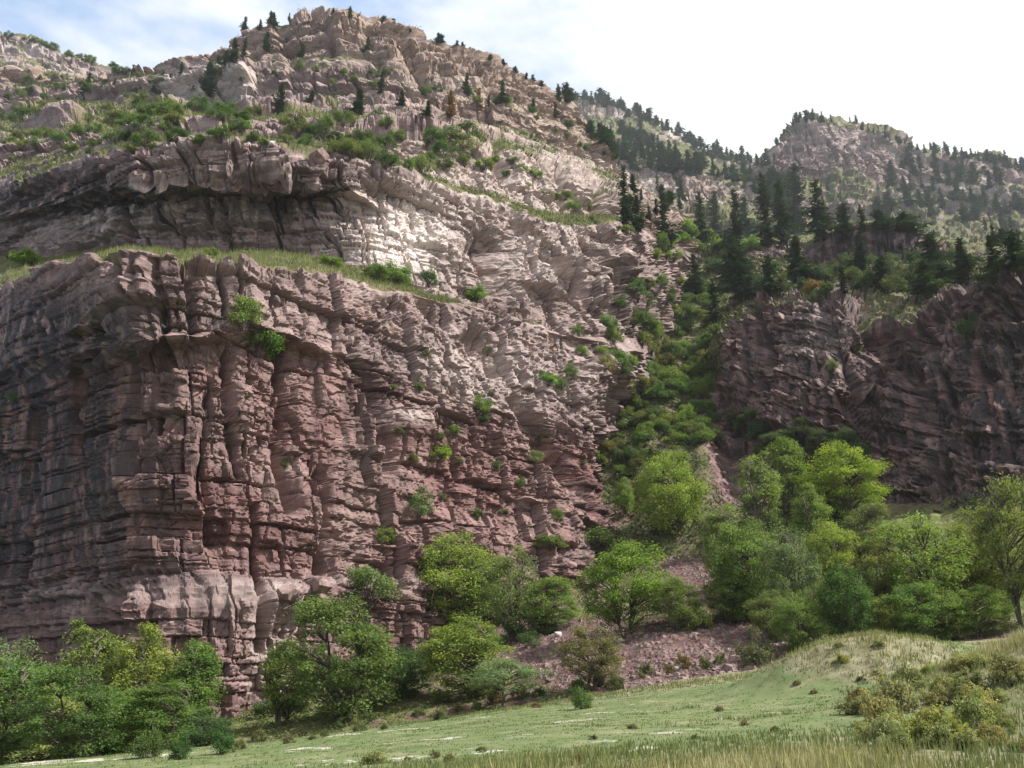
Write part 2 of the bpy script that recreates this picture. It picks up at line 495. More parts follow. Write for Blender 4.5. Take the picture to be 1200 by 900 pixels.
def poly_dist(S, pts):
    d = np.full(S.shape, 1e9)
    for (x0, y0), (x1, y1) in zip(pts[:-1], pts[1:]):
        dx, dy = x1 - x0, y1 - y0
        t = np.clip(((S.UU - x0) * dx + (S.V - y0) * dy) / (dx * dx + dy * dy + 1e-9), 0, 1)
        d = np.minimum(d, np.hypot(S.UU - x0 - t * dx, S.V - y0 - t * dy))
    return d

def umesh(a, b, step, lo, hi, out=10):
    return np.unique(np.concatenate([np.arange(a, lo, out), np.arange(lo, hi, step), np.arange(hi, b + out, out)]))

# ------------------------------------------------------------------ meadow (world height field)
def meadow_z(x, y):
    gx = np.interp(y, [-20, 10, 20, 45, 60, 75], [0.02, 0.04, 0.06, 0.085, 0.15, 0.17])
    xx = np.where(x > 22, 22 + (x - 22) * 0.5, x)
    z = 0.028 * y + gx * xx
    z = z + 1.95 * np.exp(-(((x - 14.6) / 4.1) ** 2 + ((y - 45) / 4.2) ** 2) ** 1.4)
    z = z + 1.15 * np.exp(-((x - 20.0) / 2.6) ** 2 - ((y - 47) / 5) ** 2)
    z = z + 2.3 * np.exp(-((x - 18.5) / 5.0) ** 2 - ((y - 30) / 8.0) ** 2)
    P = np.stack([x, y, np.zeros_like(x)], -1)
    md = np.exp(-(((x - 14.8) / 4.4) ** 2 + ((y - 44.5) / 5) ** 2) ** 2)
    return z + 0.16 * fbm(P, 5, 4, 900) + 0.05 * fbm(P, 0.9, 2, 930) + md * (.38 * fbm(P, 2.6, 3, 940) + .15 * fbm(P, .7, 2, 945))

xs = np.concatenate([np.arange(-150, -32, 4.0), np.arange(-32, 40, 0.22), np.arange(40, 160, 4.0)])
ys = np.concatenate([np.arange(-100, 8, 3.0), np.arange(8, 72, 0.22)])
MX, MY = np.meshgrid(xs, ys)
MZ = meadow_z(MX, MY)
mP = np.stack([MX, MY, MZ], -1)
mu, mv, _ = project(mP)
on_mound = np.exp(-(((MX - 14.8) / 3.9) ** 2 + ((MY - 44.5) / 4.8) ** 2) ** 2)
on_bank = np.clip(np.exp(-((MX - 19) / 5.5) ** 2 - ((MY - 30) / 9) ** 2) * 1.6, 0, 1)
dry = np.clip(.8 * on_mound + .25 * on_mound * fbm(mP, 1.5, 3, 955) + 1.0 * on_bank + 0.75 * sstep(27, 18, MY) + 0.8 * sstep(52, 57, MY) + 0.35 * fbm(mP, 6, 3, 950), 0, 1)
# pale bare streaks that run along the slope of the mown turf
strk = fbm(np.stack([MX * 0.28 + 0.1 * MY, MY + 0.06 * MX, MZ * 0], -1), 1.5, 4, 960)
bare = sstep(0.05, 0.6, strk) * (.6 + .5 * fbm(mP, 2.2, 3, 965)) * sstep(24, 30, MY) * sstep(56, 50, MY) * sstep(13, 7, MX) * 0.85
bare = np.clip(bare + 0.9 * np.exp(-((MX + 10.5) / 5.5) ** 2 - ((MY - 45) / 6) ** 2) * sstep(-0.3, 0.2, strk) + 0.35 * np.exp(-((MX - 17.3) / 1.7) ** 2 - ((MY - 43.0) / 3) ** 2), 0, 1)
for u_, v_, ru, rv in [(560, 880, 50, 5), (705, 868, 45, 4), (790, 856, 40, 4), (480, 888, 45, 6), (640, 884, 30, 3), (860, 842, 35, 3), (390, 893, 50, 5), (745, 878, 30, 3), (610, 862, 30, 3)]:
    bare = np.maximum(bare, .78 * np.exp(-((mu - u_) / ru) ** 2 - ((mv - v_ - .08 * (u_ - mu)) / rv) ** 2) * (.75 + .45 * fbm(mP, 1.0, 3, 966)))
bare = np.clip(bare, 0, 1)
idx = np.arange(MX.size).reshape(MX.shape)
mf = np.stack([idx[:-1, :-1], idx[:-1, 1:], idx[1:, 1:], idx[1:, :-1]], -1).reshape(-1, 4)
obj('meadow', mesh_from('meadow', mP.reshape(-1, 3), mf, {'dry': dry, 'bare': bare}, True), M_MEADOW, kind='structure')

# ------------------------------------------------------------------ main massif
G0 = [(-250, 905, 122), (0, 885, 92), (120, 872, 78.5), (160, 865, 76), (210, 858, 76), (260, 850, 77), (330, 830, 80), (400, 803, 84), (480, 770, 90), (560, 745, 96), (640, 718, 103), (700, 688, 110), (735, 660.0, 120.5), (757, 642.4, 154.5), (779, 627.3, 190.5)]
W0 = [(-250, 700, 125), (0, 700, 95), (120, 705, 79.5), (150, 708, 76), (180, 712, 75.2), (210, 715, 75.2), (260, 722, 76), (330, 705, 78.6), (390, 692, 82.5), (480, 690, 91), (560, 690, 98), (640, 672, 105), (700, 640, 113), (728, 621.3, 121.9), (750, 606.7, 155.9), (772, 592.0, 191.9)]
W0b = [(-250, 690, 126), (0, 680, 98), (120, 670, 82.5), (150, 669, 79), (180, 668, 77.4), (210, 672, 77.2), (260, 676, 78.2), (330, 672, 81), (390, 668, 84), (480, 672, 92.5), (560, 672, 99.5), (640, 655, 106.5), (700, 625, 114), (720, 611.7, 120.3), (742, 597.0, 154.3), (764, 582.7, 190.3)]
W1 = [(-250, 478, 131), (0, 455, 97), (80, 440, 86), (150, 424, 78.6), (210, 412, 78.8), (260, 404, 80.6), (330, 408, 84.6), (400, 430, 90), (450, 452, 95), (500, 465, 99.5), (560, 485, 105), (620, 505, 111), (680, 522, 117), (702, 531.9, 120.3), (724, 538.7, 154.3), (746, 531.3, 190.3)]
B2b = [(-250, 462, 124.5), (0, 436, 92.8), (80, 418, 82.8), (150, 402, 75.4), (210, 394, 76.0), (260, 388, 78.4), (330, 390, 83), (400, 410, 88.2), (450, 430, 93.6), (500, 440, 98.3), (560, 460, 103.8), (620, 480, 109.8), (680, 503, 116), (706, 518.6, 120.2), (728, 524.1, 154.2), (750, 516.0, 190.2)]
B2t = [(-250, 352, 127), (0, 337, 95.6), (80, 318, 86), (150, 309, 77.6), (210, 313, 77.6), (260, 319, 80), (330, 319, 84.6), (400, 326, 91.5), (450, 338, 97.5), (500, 350, 103), (560, 366, 109), (620, 384, 116), (680, 398, 122), (720, 405, 129), (752, 413.0, 139.1), (774, 418.5, 173.1), (796, 428.0, 209.1)]
B3b = [(-250, 318, 158), (0, 306, 126), (80, 296, 116), (150, 291, 109), (210, 292, 106.5), (260, 293, 106), (330, 292, 106), (400, 302, 105), (450, 320, 105), (500, 346, 105), (560, 362, 110.5), (620, 381, 117.3), (680, 395, 123.3), (720, 398, 130.3), (765, 392.0, 150.5), (787, 393.8, 184.5), (809, 399.2, 220.5)]
B3m = [(-250, 272, 158), (0, 262, 126), (80, 246, 116.5), (150, 232, 109.5), (210, 227, 108), (260, 224, 107.5), (330, 222, 108), (400, 232, 107.5), (450, 247, 109), (500, 263, 111.5), (560, 285, 116.5), (620, 309, 123.5), (680, 318, 130), (720, 310, 138), (776, 328.7, 158.5), (798, 339.0, 192.5), (820, 350.0, 228.5)]
B3l = [(-250, 262, 152), (0, 251, 121), (80, 234, 111), (150, 219, 104), (210, 213, 102), (260, 211, 102), (330, 211, 103), (400, 222, 105.5), (450, 238, 108), (500, 255, 111), (560, 278, 116.2), (620, 303, 123), (680, 312, 129.6), (720, 304, 137.5), (776, 323.6, 157.6), (798, 334.0, 191.6), (820, 345.0, 227.6)]
B3t = [(-250, 240, 154), (0, 216, 122.5), (40, 208, 117), (80, 195, 111.5), (150, 181, 104.5), (200, 174, 102.5), (300, 178, 103), (380, 184, 105), (450, 198, 108.5), (500, 217, 113.5), (560, 235, 120), (620, 254, 128), (680, 266, 135), (720, 263, 143), (776, 288.2, 165.4), (798, 299.0, 199.4), (820, 310.0, 235.4)]
B4b = [(-250, 225, 170), (0, 203, 138), (80, 184, 126), (150, 170, 118), (200, 165, 115), (300, 168, 116), (380, 173, 117), (450, 187, 121), (500, 206, 125), (560, 223, 130), (620, 243, 137), (680, 255, 144), (720, 252, 152), (776, 278.1, 171.6), (798, 289.0, 205.6), (820, 300.0, 241.6)]
B4t = [(-250, 190, 195), (0, 178, 170), (80, 164, 158), (150, 152, 150), (200, 148, 148), (300, 150, 148), (380, 155, 146), (450, 164, 142), (500, 166, 140), (545, 163, 140), (600, 184, 146), (660, 209, 154), (720, 234, 162), (776, 262.9, 181.6), (798, 276.2, 215.6), (820, 290.0, 251.6)]
S1 = [(-250,140,300),(0,122,285),(100,120,272),(200,118,260),(270,130,250),(350,128,244),(420,122,240),(500,138,233),(560,151,230),(620,166,233),(680,188,243),(720,217,258),(780,246,273),(820,266,288)]
S2 = [(-250,112,304),(0,108,292),(100,106,280),(200,96,264),(240,92,257),(270,88,254),(350,90,249),(420,97,246),(500,108,239),(560,122,237),(620,138,241),(680,166,251),(720,203,268),(780,241,288),(820,263,303)]
S3 = [(-250,108,318),(0,105,305),(100,103,293),(200,90,276),(240,84,270),(270,76,268),(350,72,264),(420,72,260),(500,86,254),(560,104,250),(620,124,253),(680,157,262),(720,197,278),(780,239,295),(820,261,310)]
S5 = [(-250,105,330),(0,102,318),(100,101,308),(170,99,295),(190,95,290),(205,85,287),(240,76,284),(262,60,281),(275,44,280),(300,33,279),(340,24,278),(400,19,277),(440,26,275),(480,37,273),(520,48,272),(560,62,272),(600,80,272),(640,102,273),(670,128,275),(700,170,280),(730,205,287),(780,236,302),(820,259,312)]

U = umesh(-250, 820, 1.35, -12, 800)
lines = [(G0,6,1),(W0,8,1.2),(W0b,8,1.2),(W1,8,1.0),(B2b,9,1.0),(B2t,7,1.2),(B3b,6,1.2),(B3m,8,1.2),(B3l,9,1.6),(B3t,8,1.6),(B4b,5,2),(B4t,9,4),(S1,6,4),(S2,8,3),(S3,5,4),(S5,8,5)]
rows = [80, 16, 190, 14, 64, 36, 60, 10, 34, 22, 56, 84, 34, 24, 50, 14]
M = Surface(U, lines, rows, back=[(60, -6)])
# indices: 0 foot,1 base shelf,2 lower wall,3 undercut,4 B2 band,5 bench,6 B3 wall,7 undercut,8 B3 lip,9 ledge,10 B4,11 slope,12 summit lower,13 bench,14 summit upper,15 top
N = M.normals(12, .45)
fl = M.per_interval([0,0,0,0,0,1,0,0,0,1,0,1,0,1,0,1], 5)[..., None]
N = N * (1 - fl) + M.normals(12) * fl
P0 = M.P
fk = 0.42 + 0.26 * sstep(380, 560, M.UU + .5 * (450 - M.V))
lay = 1 - .65 * M.per_interval([.8, .5, 1, .6, .3, 0, 0, 0, 0, 0, 0, 0, 0, 0, 0, 0], 8) * (.55 + .45 * sstep(620, 430, M.UU)) - .2 * M.per_interval([0, 0, 0, 0, .6, 0, .8, .5, .5, 0, 1, .5, 0, 0, 0, 0], 8)
d1, hh = rock_disp(P0, 1.0, 0.6, 100, 1.0, (0.03, 0.0), fk, 1.1, lay)
d2, hh2 = rock_disp(P0, 2.0, 0.5, 300, 1.0, (0.05, 0.0), .55, .5)
far = sstep(150, 215, P0[..., 1])
d = d1 * (1 - far) + d2 * far
rk = M.per_interval([1, .8, 1, .6, .9, .14, 1, .7, 1, .25, 1, .7, 1.1, .35, 1.1, .3], 3)
# smooth rounded rock of the varnished band and of the pale base
calm = .8 * np.clip(blob(M, 60, 380, 150, 45) + 0.9 * blob(M, 270, 700, 110, 35) + 0.8 * blob(M, 480, 275, 60, 50) + .7 * blob(M, 90, 600, 130, 120), 0, 1)
d = d * rk * (1 - 0.62 * calm)
# large buttresses and recesses
wig = fbm(M.P, 9, 2, 410) * 0.12 * 30
def carve(pts, w, depth):
    global d
    dist = poly_dist(M, pts) + wig
    d = d - depth * np.exp(-(np.maximum(dist, 0) / w) ** 2)
for pts, w, dp in [
    ([(196,408),(196,470)], 7, 1.8), ([(165,320),(172,400)], 5, .8), ([(183,318),(193,395)], 6, 1.4), ([(222,330),(232,400)], 6, 1.2),
    ([(272,420),(268,480),(280,560)], 6, 1.6), ([(338,410),(342,470),(330,540),(345,600)], 8, 2.4), ([(415,410),(440,500),(450,560)], 7, 1.8),
    ([(140,420),(150,500),(160,560)], 8, 1.6), ([(575,288),(585,330)], 17, 5.0), ([(560,400),(585,430)], 13, 3.0),
    ([(640,300),(665,330),(700,370)], 11, 3.0), ([(690,290),(715,320),(722,372)], 8, 3.0), ([(752,300),(757,370)], 8, 3.5),
    ([(610,470),(640,530),(670,590)], 9, 2.0), ([(655,540),(690,600)], 7, 1.6), ([(480,620),(500,660)], 18, 2.5), ([(300,600),(300,690)], 5, 1.0),
    ([(385,560),(392,640),(380,690)], 7, 1.6), ([(245,470),(235,560),(250,640)], 5, .9), ([(140,700),(146,760)], 7, 2.0),
    ([(655,205),(665,245)], 5, 3.0), ([(697,225),(703,250)], 5, 3.0), ([(575,180),(590,215)], 6, 2.5), ([(300,660),(310,760)], 6, 1.2),
    ([(330,40),(345,80)], 7, 3), ([(430,40),(445,85)], 6, 3), ([(470,60),(500,110)], 7, 4), ([(380,30),(392,70)], 5, 3), ([(560,85),(585,130)], 6, 3), ([(295,55),(300,80)], 7, 3)]:
    carve(pts, w, dp)
# bulges
for u_, v_, ru, rv, dp in [(150,350,36,40,1.6),(270,690,60,22,1.4),(340,700,16,22,1.6),(372,686,14,14,1.8),(480,500,40,35,1.6),(580,330,26,30,1.6),(730,320,22,40,2.6),(700,330,16,40,2.0),(720,440,40,26,3.0),(420,205,60,18,2.0),(290,200,60,20,1.5),(540,640,60,22,1.5),(290,105,16,22,6),(350,105,60,14,3),(400,50,30,26,6),(480,640,26,24,1.6)]:
    d = d + dp * blob(M, u_, v_, ru, rv)
# stepped rock ledges on the bushy slope below the summit
slope = M.per_interval([0,0,0,0,0,0,0,0,0,.2,.55,1,.9,.6,1,.3], 4) * (sstep(640, 420, M.UU) * 0.6 + 0.4)
tz = (P0[..., 2] + 3 * fbm(P0, 22, 3, 500) + 1.5 * fbm(P0, 7, 2, 510)) / 9.0
tf = tz - np.floor(tz)
pres = sstep(-0.1, 0.3, fbm(P0, 26, 2, 520))
step = (sstep(0.0, 0.25, tf) * sstep(1.0, 0.45, tf))
d = d + slope * (4.2 * step * np.maximum(pres, .8 * (M.KK > 12)))
M.P = P0 + N * d[..., None]
# benches get soil; steep faces stay rock
N2 = M.normals(3)
flat = sstep(0.42, 0.70, N2[..., 2])
soil_k = M.per_interval([.15, 0, 0, 0, 0, 1.0, 0, 0, 0, .7, .05, .62, 0, .55, 0.0, .8], 3)
soil = np.clip(soil_k * (0.35 + 0.75 * flat) + 0.22 * flat - .25 * sstep(430, 560, M.UU) * (M.KK > 9) + 0.45 * fbm(M.P, 9, 4, 530) * soil_k - 0.55 * slope * step * pres, 0, 1)
left_bench = sstep(620, 420, M.UU)
soil = soil * np.where((M.KK > 5) & (M.KK < 6), left_bench * 0.85 + 0.15, 1)
tone = M.per_interval([.25, .7, .05, .3, .65, .5, .85, .8, .8, .8, 1.15, 1.1, 1.3, 1.3, 1.75, 1.6], 8)
tone = tone + 0.45 * sstep(380, 600, M.UU) * sstep(620, 420, M.V) + 0.25 * fbm(M.P, 14, 3, 540)
tone = np.clip(tone, 0, 2)
varn_shade = np.clip(0.8 * blob(M, 30, 385, 140, 42) + 0.5 * blob(M, 235, 360, 50, 40) + 1.25 * blob(M, 30, 560, 170, 150) + .5 * blob(M, 330, 235, 60, 50) + 0.8 * blob(M, 60, 225, 110, 30) + 0.5 * blob(M, 430, 480, 40, 80) + .6 * blob(M, 180, 240, 140, 45) + .35 * blob(M, 740, 340, 40, 60) + .12, 0, 1)
pale = np.clip(1.25 * blob(M, 472, 278, 58, 46) + 0.4 * blob(M, 620, 215, 130, 40) + 0.16 * blob(M, 285, 700, 90, 30) + .8 * blob(M, 250, 112, 60, 18) + .5 * blob(M, 470, 495, 30, 12) + .45 * blob(M, 330, 785, 40, 60) + .5 * blob(M, 640, 300, 70, 40) + .35 * blob(M, 190, 260, 150, 25) + .35 * blob(M, 560, 440, 90, 40), 0, 1)  # first blob: pale rock, strengthened to paint sunlight on that facet
attrs = {'soil': soil, 'tone': tone, 'varnish_shade': varn_shade, 'pale': pale}
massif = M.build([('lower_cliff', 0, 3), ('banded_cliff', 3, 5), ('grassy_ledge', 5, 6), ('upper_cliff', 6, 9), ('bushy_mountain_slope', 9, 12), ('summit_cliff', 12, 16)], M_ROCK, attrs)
M_soil = soil

# ------------------------------------------------------------------ talus apron along the cliff foot
U = umesh(-250, 1460, 2.2, -12, 1215, 12)
T1 = [(-250,905,126),(0,884,97),(120,868,86),(200,855,80),(330,826,82),(400,797,88),(480,765,93),(560,738,99),(640,708,105),(700,680,110),(760,655,113),(820,645,110),(880,640,108),(950,640,104),(1050,635,97),(1150,620,93),(1250,600,90),(1450,560,86)]
v1, Y1 = line_sample(T1, U, 4, 3, 1.0)
top = px(U, v1, Y1)
fx = (U - 600) / F * 57.0 / 1.045
first = np.stack([fx, np.full_like(fx, 57.0), meadow_z(fx, np.full_like(fx, 57.0)) - 0.5], -1)
foot_line = [(-250,915,75),(0,900,72),(200,878,69),(330,858,68),(400,842,69),(480,828,68),(560,812,68),(640,800,68),(700,790,69),(760,772,69),(820,756,70),(880,745,72),(950,735,73),(1050,728,74),(1150,712,75),(1250,690,77),(1450,640,80)]
T = Surface(U, [(foot_line, 5, 1.0), (T1, 4, 1.0)], [60, 80, 6], first=first, back=[(12, 6)])
P0 = T.P
d = 0.7 * fbm(P0, 7, 3, 600) + 0.28 * fbm(P0, 1.6, 3, 610) + 0.10 * fbm(P0, 0.5, 2, 620)
gate = sstep(0.0, 0.5, T.KK)
T.P = P0 + T.normals(6) * (d * gate)[..., None]
tsoil = np.clip(0.62 + 0.4 * fbm(P0, 6, 3, 630) - 0.9 * blob(T, 810, 775, 110, 38) - .75 * blob(T, 790, 680, 80, 40) - .6 * blob(T, 640, 780, 70, 26) - .7 * blob(T, 880, 600, 50, 60) - 0.5 * blob(T, 700, 650, 60, 40), 0, 1)
T.build([('talus_slope', 0, 3)], M_SCREE, {'soil': tsoil, 'pale': tsoil * 0})

# ------------------------------------------------------------------ gully and the shaded hill on the right
H1 = [(600,745,104),(640,722,104),(700,690,107),(760,665,110),(820,655,107),(880,650,105),(950,650,101),(1050,645,94),(1150,630,90),(1250,610,87),(1450,570,83)]
H2 = [(600,690,120),(640,650,120),(700,595,123),(760,545,128),(800,515,131),(840,508,132),(880,525,128),(920,545,121),(1000,565,112),(1020,580,114),(1060,612,106),(1150,597,100),(1200,580,96),(1250,560,94),(1450,500,90)]
H3 = [(600,620,142),(640,570,144),(700,475,151),(740,432,158),(780,420,162),(820,425,160),(842,410,150),(860,385,145),(885,362,140),(900,355,138),(950,351,131),(990,350,125),(1015,364,128),(1040,366,125),(1060,368,122),(1100,356,116),(1150,342,110),(1200,327,105),(1450,280,95)]
H4 = [(600,560,165),(640,490,172),(700,405,182),(740,388,189),(780,381,192),(820,378,190),(860,366,182),(900,346,168),(950,338,160),(1000,336,155),(1050,346,150),(1100,340,144),(1150,325,138),(1200,308,132),(1450,260,120)]
H5 = [(600,480,220),(640,410,228),(700,335,235),(740,312,238),(780,302,238),(820,294,236),(860,300,228),(900,302,220),(950,306,210),(985,308,204),(1060,312,192),(1100,308,188),(1150,300,186),(1200,298,184),(1450,250,180)]
H5b = [(600,478,222),(640,408,230),(700,333,237),(740,310,240),(780,300,240),(820,290,238),(860,288,233),(900,288,226),(950,284,215),(985,272,208),(1010,266,203),(1060,270,195),(1100,286,192),(1150,294,190),(1200,293,188),(1450,248,184)]
H6 = [(600,440,300),(640,370,300),(700,303,300),(780,290,300),(860,282,290),(950,278,272),(1000,263,255),(1060,266,245),(1100,282,243),(1200,290,240),(1450,240,240)]
U = umesh(600, 1460, 1.4, 640, 1212, 10)
Hs = Surface(U, [(H1,5,1),(H2,8,2),(H3,9,3),(H4,6,2),(H5,6,3),(H5b,6,2),(H6,4,3)], [95, 125, 40, 95, 20, 26, 6], back=[(120, -10)])
P0 = Hs.P; fl = Hs.per_interval([1, 0, 1, 1, 0, 1, 1, 1], 5)[..., None]
N = Hs.normals(12, .5) * (1 - fl) + Hs.normals(12) * fl
d, _ = rock_disp(P0, 1.3, -0.9, 700, 1.0, (1.15, 0.0), .5, .8)
cliffmask = sstep(830, 862, Hs.UU + 0.12 * (Hs.V - 430))
rk = Hs.per_interval([.25, 1, .8, .8, 1, .4, .3, .3], 5)
rk = rk * (0.28 + 0.72 * cliffmask)
rk = np.where(Hs.KK < 1, np.maximum(rk, 0.9 * sstep(980, 1060, Hs.UU) * sstep(680, 600, Hs.V)), rk)
d = d * rk
wig = fbm(Hs.P, 9, 2, 710) * 4
for pts, w, dp in [([(885,362),(892,400),(908,440)], 6, 4), ([(1012,358),(1030,400),(1060,450),(1090,520),(1110,585)], 11, 3.6), ([(965,365),(985,430),(1010,480)], 6, 1.8), ([(1095,420),(1120,500),(1135,560)], 6, 2), ([(1060,380),(1080,410)], 8, 2), ([(1150,430),(1165,500)], 6, 2), ([(820,440),(850,510),(870,580)], 16, 2.0)]:
    d = d - dp * np.exp(-(np.maximum(poly_dist(Hs, pts) + wig, 0) / w) ** 2)
d = d + 1.0 * fbm(P0, 12, 3, 720) + 0.35 * fbm(P0, 2.2, 3, 730)
Hs.P = P0 + N * d[..., None]
N2 = Hs.normals(3)
flat = sstep(0.45, 0.72, N2[..., 2])
hs = Hs.per_interval([.4, .0, .25, .28, .0, .4, .5, .5], 4)
gul = 1 - cliffmask
hsoil = np.clip(np.maximum(hs * (0.4 + 0.6 * flat), gul * 0.75) + 0.3 * flat + 0.3 * fbm(Hs.P, 6, 3, 740) - 1.0 * np.exp(-(poly_dist(Hs, [(822,460),(842,510),(862,560),(880,610),(860,650)]) / 20) ** 2) - 0.7 * blob(Hs, 720, 610, 40, 45) - .5 * blob(Hs, 985, 360, 20, 16), 0, 1)
htone = np.clip(0.30 + 0.3 * fbm(Hs.P, 12, 3, 750), 0, 2)  # kept low to paint the hill's shade into the rock colour
hshade = np.clip(0.7 + 0.5 * blob(Hs, 1160, 480, 90, 80) + .4 * blob(Hs, 1030, 285, 60, 20), 0, 1) * cliffmask  # shade of the cliff painted in as heavier dark streaking
hpale = 0.35 * blob(Hs, 960, 400, 40, 50)
Hs.build([('gully_slope', 0, 1), ('shaded_cliff', 1, 2), ('wooded_hill', 2, 8)], M_ROCK, {'soil': hsoil, 'tone': htone, 'varnish_shade': hshade, 'pale': hpale})

# ------------------------------------------------------------------ far ridges
def far_ridge(names, U, lines, rows, sc, seed, soilk, tone, pale, strike=0.2, dip=(0, 0), amp=1.0):
    S = Surface(U, lines, rows, back=[(150, -20)])
    P0 = S.P; N = S.normals(5)
    d, _ = rock_disp(P0, sc, strike, seed, 1.0, dip, .6, .5)
    S.P = P0 + N * (d * amp)[..., None]
    N2 = S.normals(2)
    flat = sstep(0.40, 0.68, N2[..., 2])
    so = np.clip(S.per_interval(soilk, 4) + 0.45 * flat + 0.5 * fbm(P0, 30, 3, seed + 90), 0, 1)
    at = {'soil': so, 'tone': np.full(S.shape, tone) + 0.3 * fbm(P0, 40, 3, seed + 95), 'varnish_shade': np.full(S.shape, 0.25), 'pale': np.clip(pale + 0.5 * fbm(P0, 35, 3, seed + 97), 0, 1)}
    S.build(names, M_ROCKFAR, at)
    return S

U = umesh(-260, 260, 1.7, -12, 215, 10)
SL = far_ridge([('slabby_ridge', 0, 4)], U,
    [([(-260,160,330),(0,150,340),(120,140,345),(260,135,350)],3,3), ([(-260,95,380),(0,104,385),(80,112,385),(150,112,385),(260,115,385)],6,6),
     ([(-260,30,425),(0,50,425),(40,54,425),(80,72,422),(120,86,418),(160,98,410),(190,103,402),(260,110,400)],5,5),
     ([(-260,20,430),(0,41,430),(40,43,430),(80,60,428),(110,72,425),(150,84,420),(180,95,412),(200,101,405),(260,110,402)],4,4)], [14, 46, 12, 6], 2.6, 1200, [.5,.15,.1,.8], 1.0, 0.25, 0.3, (0.45, 0.0), 0.8)

U = umesh(600, 960, 1.7, 640, 950, 10)
SN = far_ridge([('forested_ridge', 0, 5)], U,
    [([(600,330,330),(700,320,340),(800,310,345),(960,310,350)],3,4), ([(600,240,480),(700,235,480),(800,248,480),(860,252,480),(960,262,490)],7,10),
     ([(600,190,520),(700,195,520),(760,200,515),(800,205,510),(860,215,505),(960,235,510)],7,10),
     ([(600,140,760),(680,148,760),(720,152,760),(760,165,750),(800,180,740),(860,200,730),(960,225,720)],5,10),
     ([(600,112,830),(660,114,830),(690,116,830),(720,122,825),(760,136,820),(790,150,815),(810,167,800),(830,178,790),(880,187,780),(905,193,770),(960,215,760)],4,8)], [50, 34, 32, 26, 5], 4.5, 1400, [.45,.1,.75,.2,.8], 1.5, 0.25, 0.2, (0, 0), 0.8)

U = umesh(860, 1460, 1.7, 880, 1212, 10)
SP = far_ridge([('rocky_peak', 0, 5)], U,
    [([(860,340,420),(900,330,420),(1000,330,420),(1200,350,420),(1460,330,430)],3,4), ([(860,280,540),(900,268,540),(960,270,540),(1000,262,540),(1100,262,530),(1200,270,520),(1460,260,520)],7,10),
     ([(860,240,600),(905,215,600),(950,210,596),(1000,205,592),(1050,220,590),(1100,225,585),(1200,235,580),(1460,230,580)],7,14),
     ([(860,230,605),(900,200,606),(912,168,606),(926,152,604),(960,146,602),(990,147,602),(1010,155,604),(1040,166,615),(1070,180,630),(1120,186,640),(1160,190,650),(1200,203,655),(1460,215,660)],6,14),
     ([(860,225,640),(900,190,640),(912,160,640),(926,145,640),(960,138,640),(990,141,640),(1010,149,645),(1040,161,655),(1070,173,670),(1120,180,680),(1160,183,690),(1200,196,700),(1460,205,700)],4,8)], [40, 40, 50, 10, 6], 4.0, 1600, [.6,.45,.12,.3,.8], 1.3, 0.1, -0.1, (0.3, 0), 1.0)

# ------------------------------------------------------------------ where the ground is, seen along a photo pixel
allP = np.concatenate([S.P.reshape(-1, 3) for S in (M, T, Hs, SL, SN, SP)] + [mP[36:].reshape(-1, 3)])
au, av, adep = project(allP)
ok = (au > -300) & (au < 1500) & (av > -50) & (av < 1100) & (adep > 2)
allP, au, av, adep = allP[ok], au[ok], av[ok], adep[ok]
BW = 3
bi = ((av + 60) // BW).astype(int); bj = ((au + 320) // BW).astype(int)
NB = (1200 // BW + 2, 1860 // BW + 2)
grid = np.full(NB, -1, np.int64); gdep = np.full(NB, 1e9)
order = np.argsort(-adep)
grid[bi[order], bj[order]] = order
def at(u, v):
    i0, j0 = int((v + 60) // BW), int((u + 320) // BW)
    for r in range(0, 12):
        best = None
        for i in range(i0 - r, i0 + r + 1):
            for j in range(j0 - r, j0 + r + 1):
                if 0 <= i < NB[0] and 0 <= j < NB[1] and grid[i, j] >= 0:
                    k = grid[i, j]
                    if best is None or adep[k] < adep[best]: best = k
        if best is not None: return allP[best], adep[best]
    return None, None

# ------------------------------------------------------------------ plants
def tube(path, radii, sides=6):
    path = np.asarray(path, float); n = len(path)
    V, Fc = [], []
    for i in range(n):
        tdir = path[min(i + 1, n - 1)] - path[max(i - 1, 0)]
        tdir = tdir / (np.linalg.norm(tdir) + 1e-9)
        a = np.cross(tdir, (0.31, 0.95, 0.02)); a /= np.linalg.norm(a) + 1e-9
        b = np.cross(tdir, a)
        for s in range(sides):
            an = 2 * math.pi * s / sides
            V.append(path[i] + radii[i] * (a * math.cos(an) + b * math.sin(an)))
    for i in range(n - 1):
        for s in range(sides):
            s2 = (s + 1) % sides
            Fc.append((i * sides + s, i * sides + s2, (i + 1) * sides + s2, (i + 1) * sides + s))
    return np.array(V), np.array(Fc)

class Acc:
    def __init__(s): s.V, s.F, s.T, s.n = [], [], [], 0
    def add(s, V, Fc, tint=0.5):
        s.V.append(V); s.F.append(np.asarray(Fc) + s.n); s.n += len(V)
        s.T.append(np.full(len(V), tint) if np.isscalar(tint) else tint)
    def mesh(s, name, smooth=False):
        return mesh_from(name, np.concatenate(s.V), np.concatenate(s.F), {'tint': np.concatenate(s.T)}, smooth)

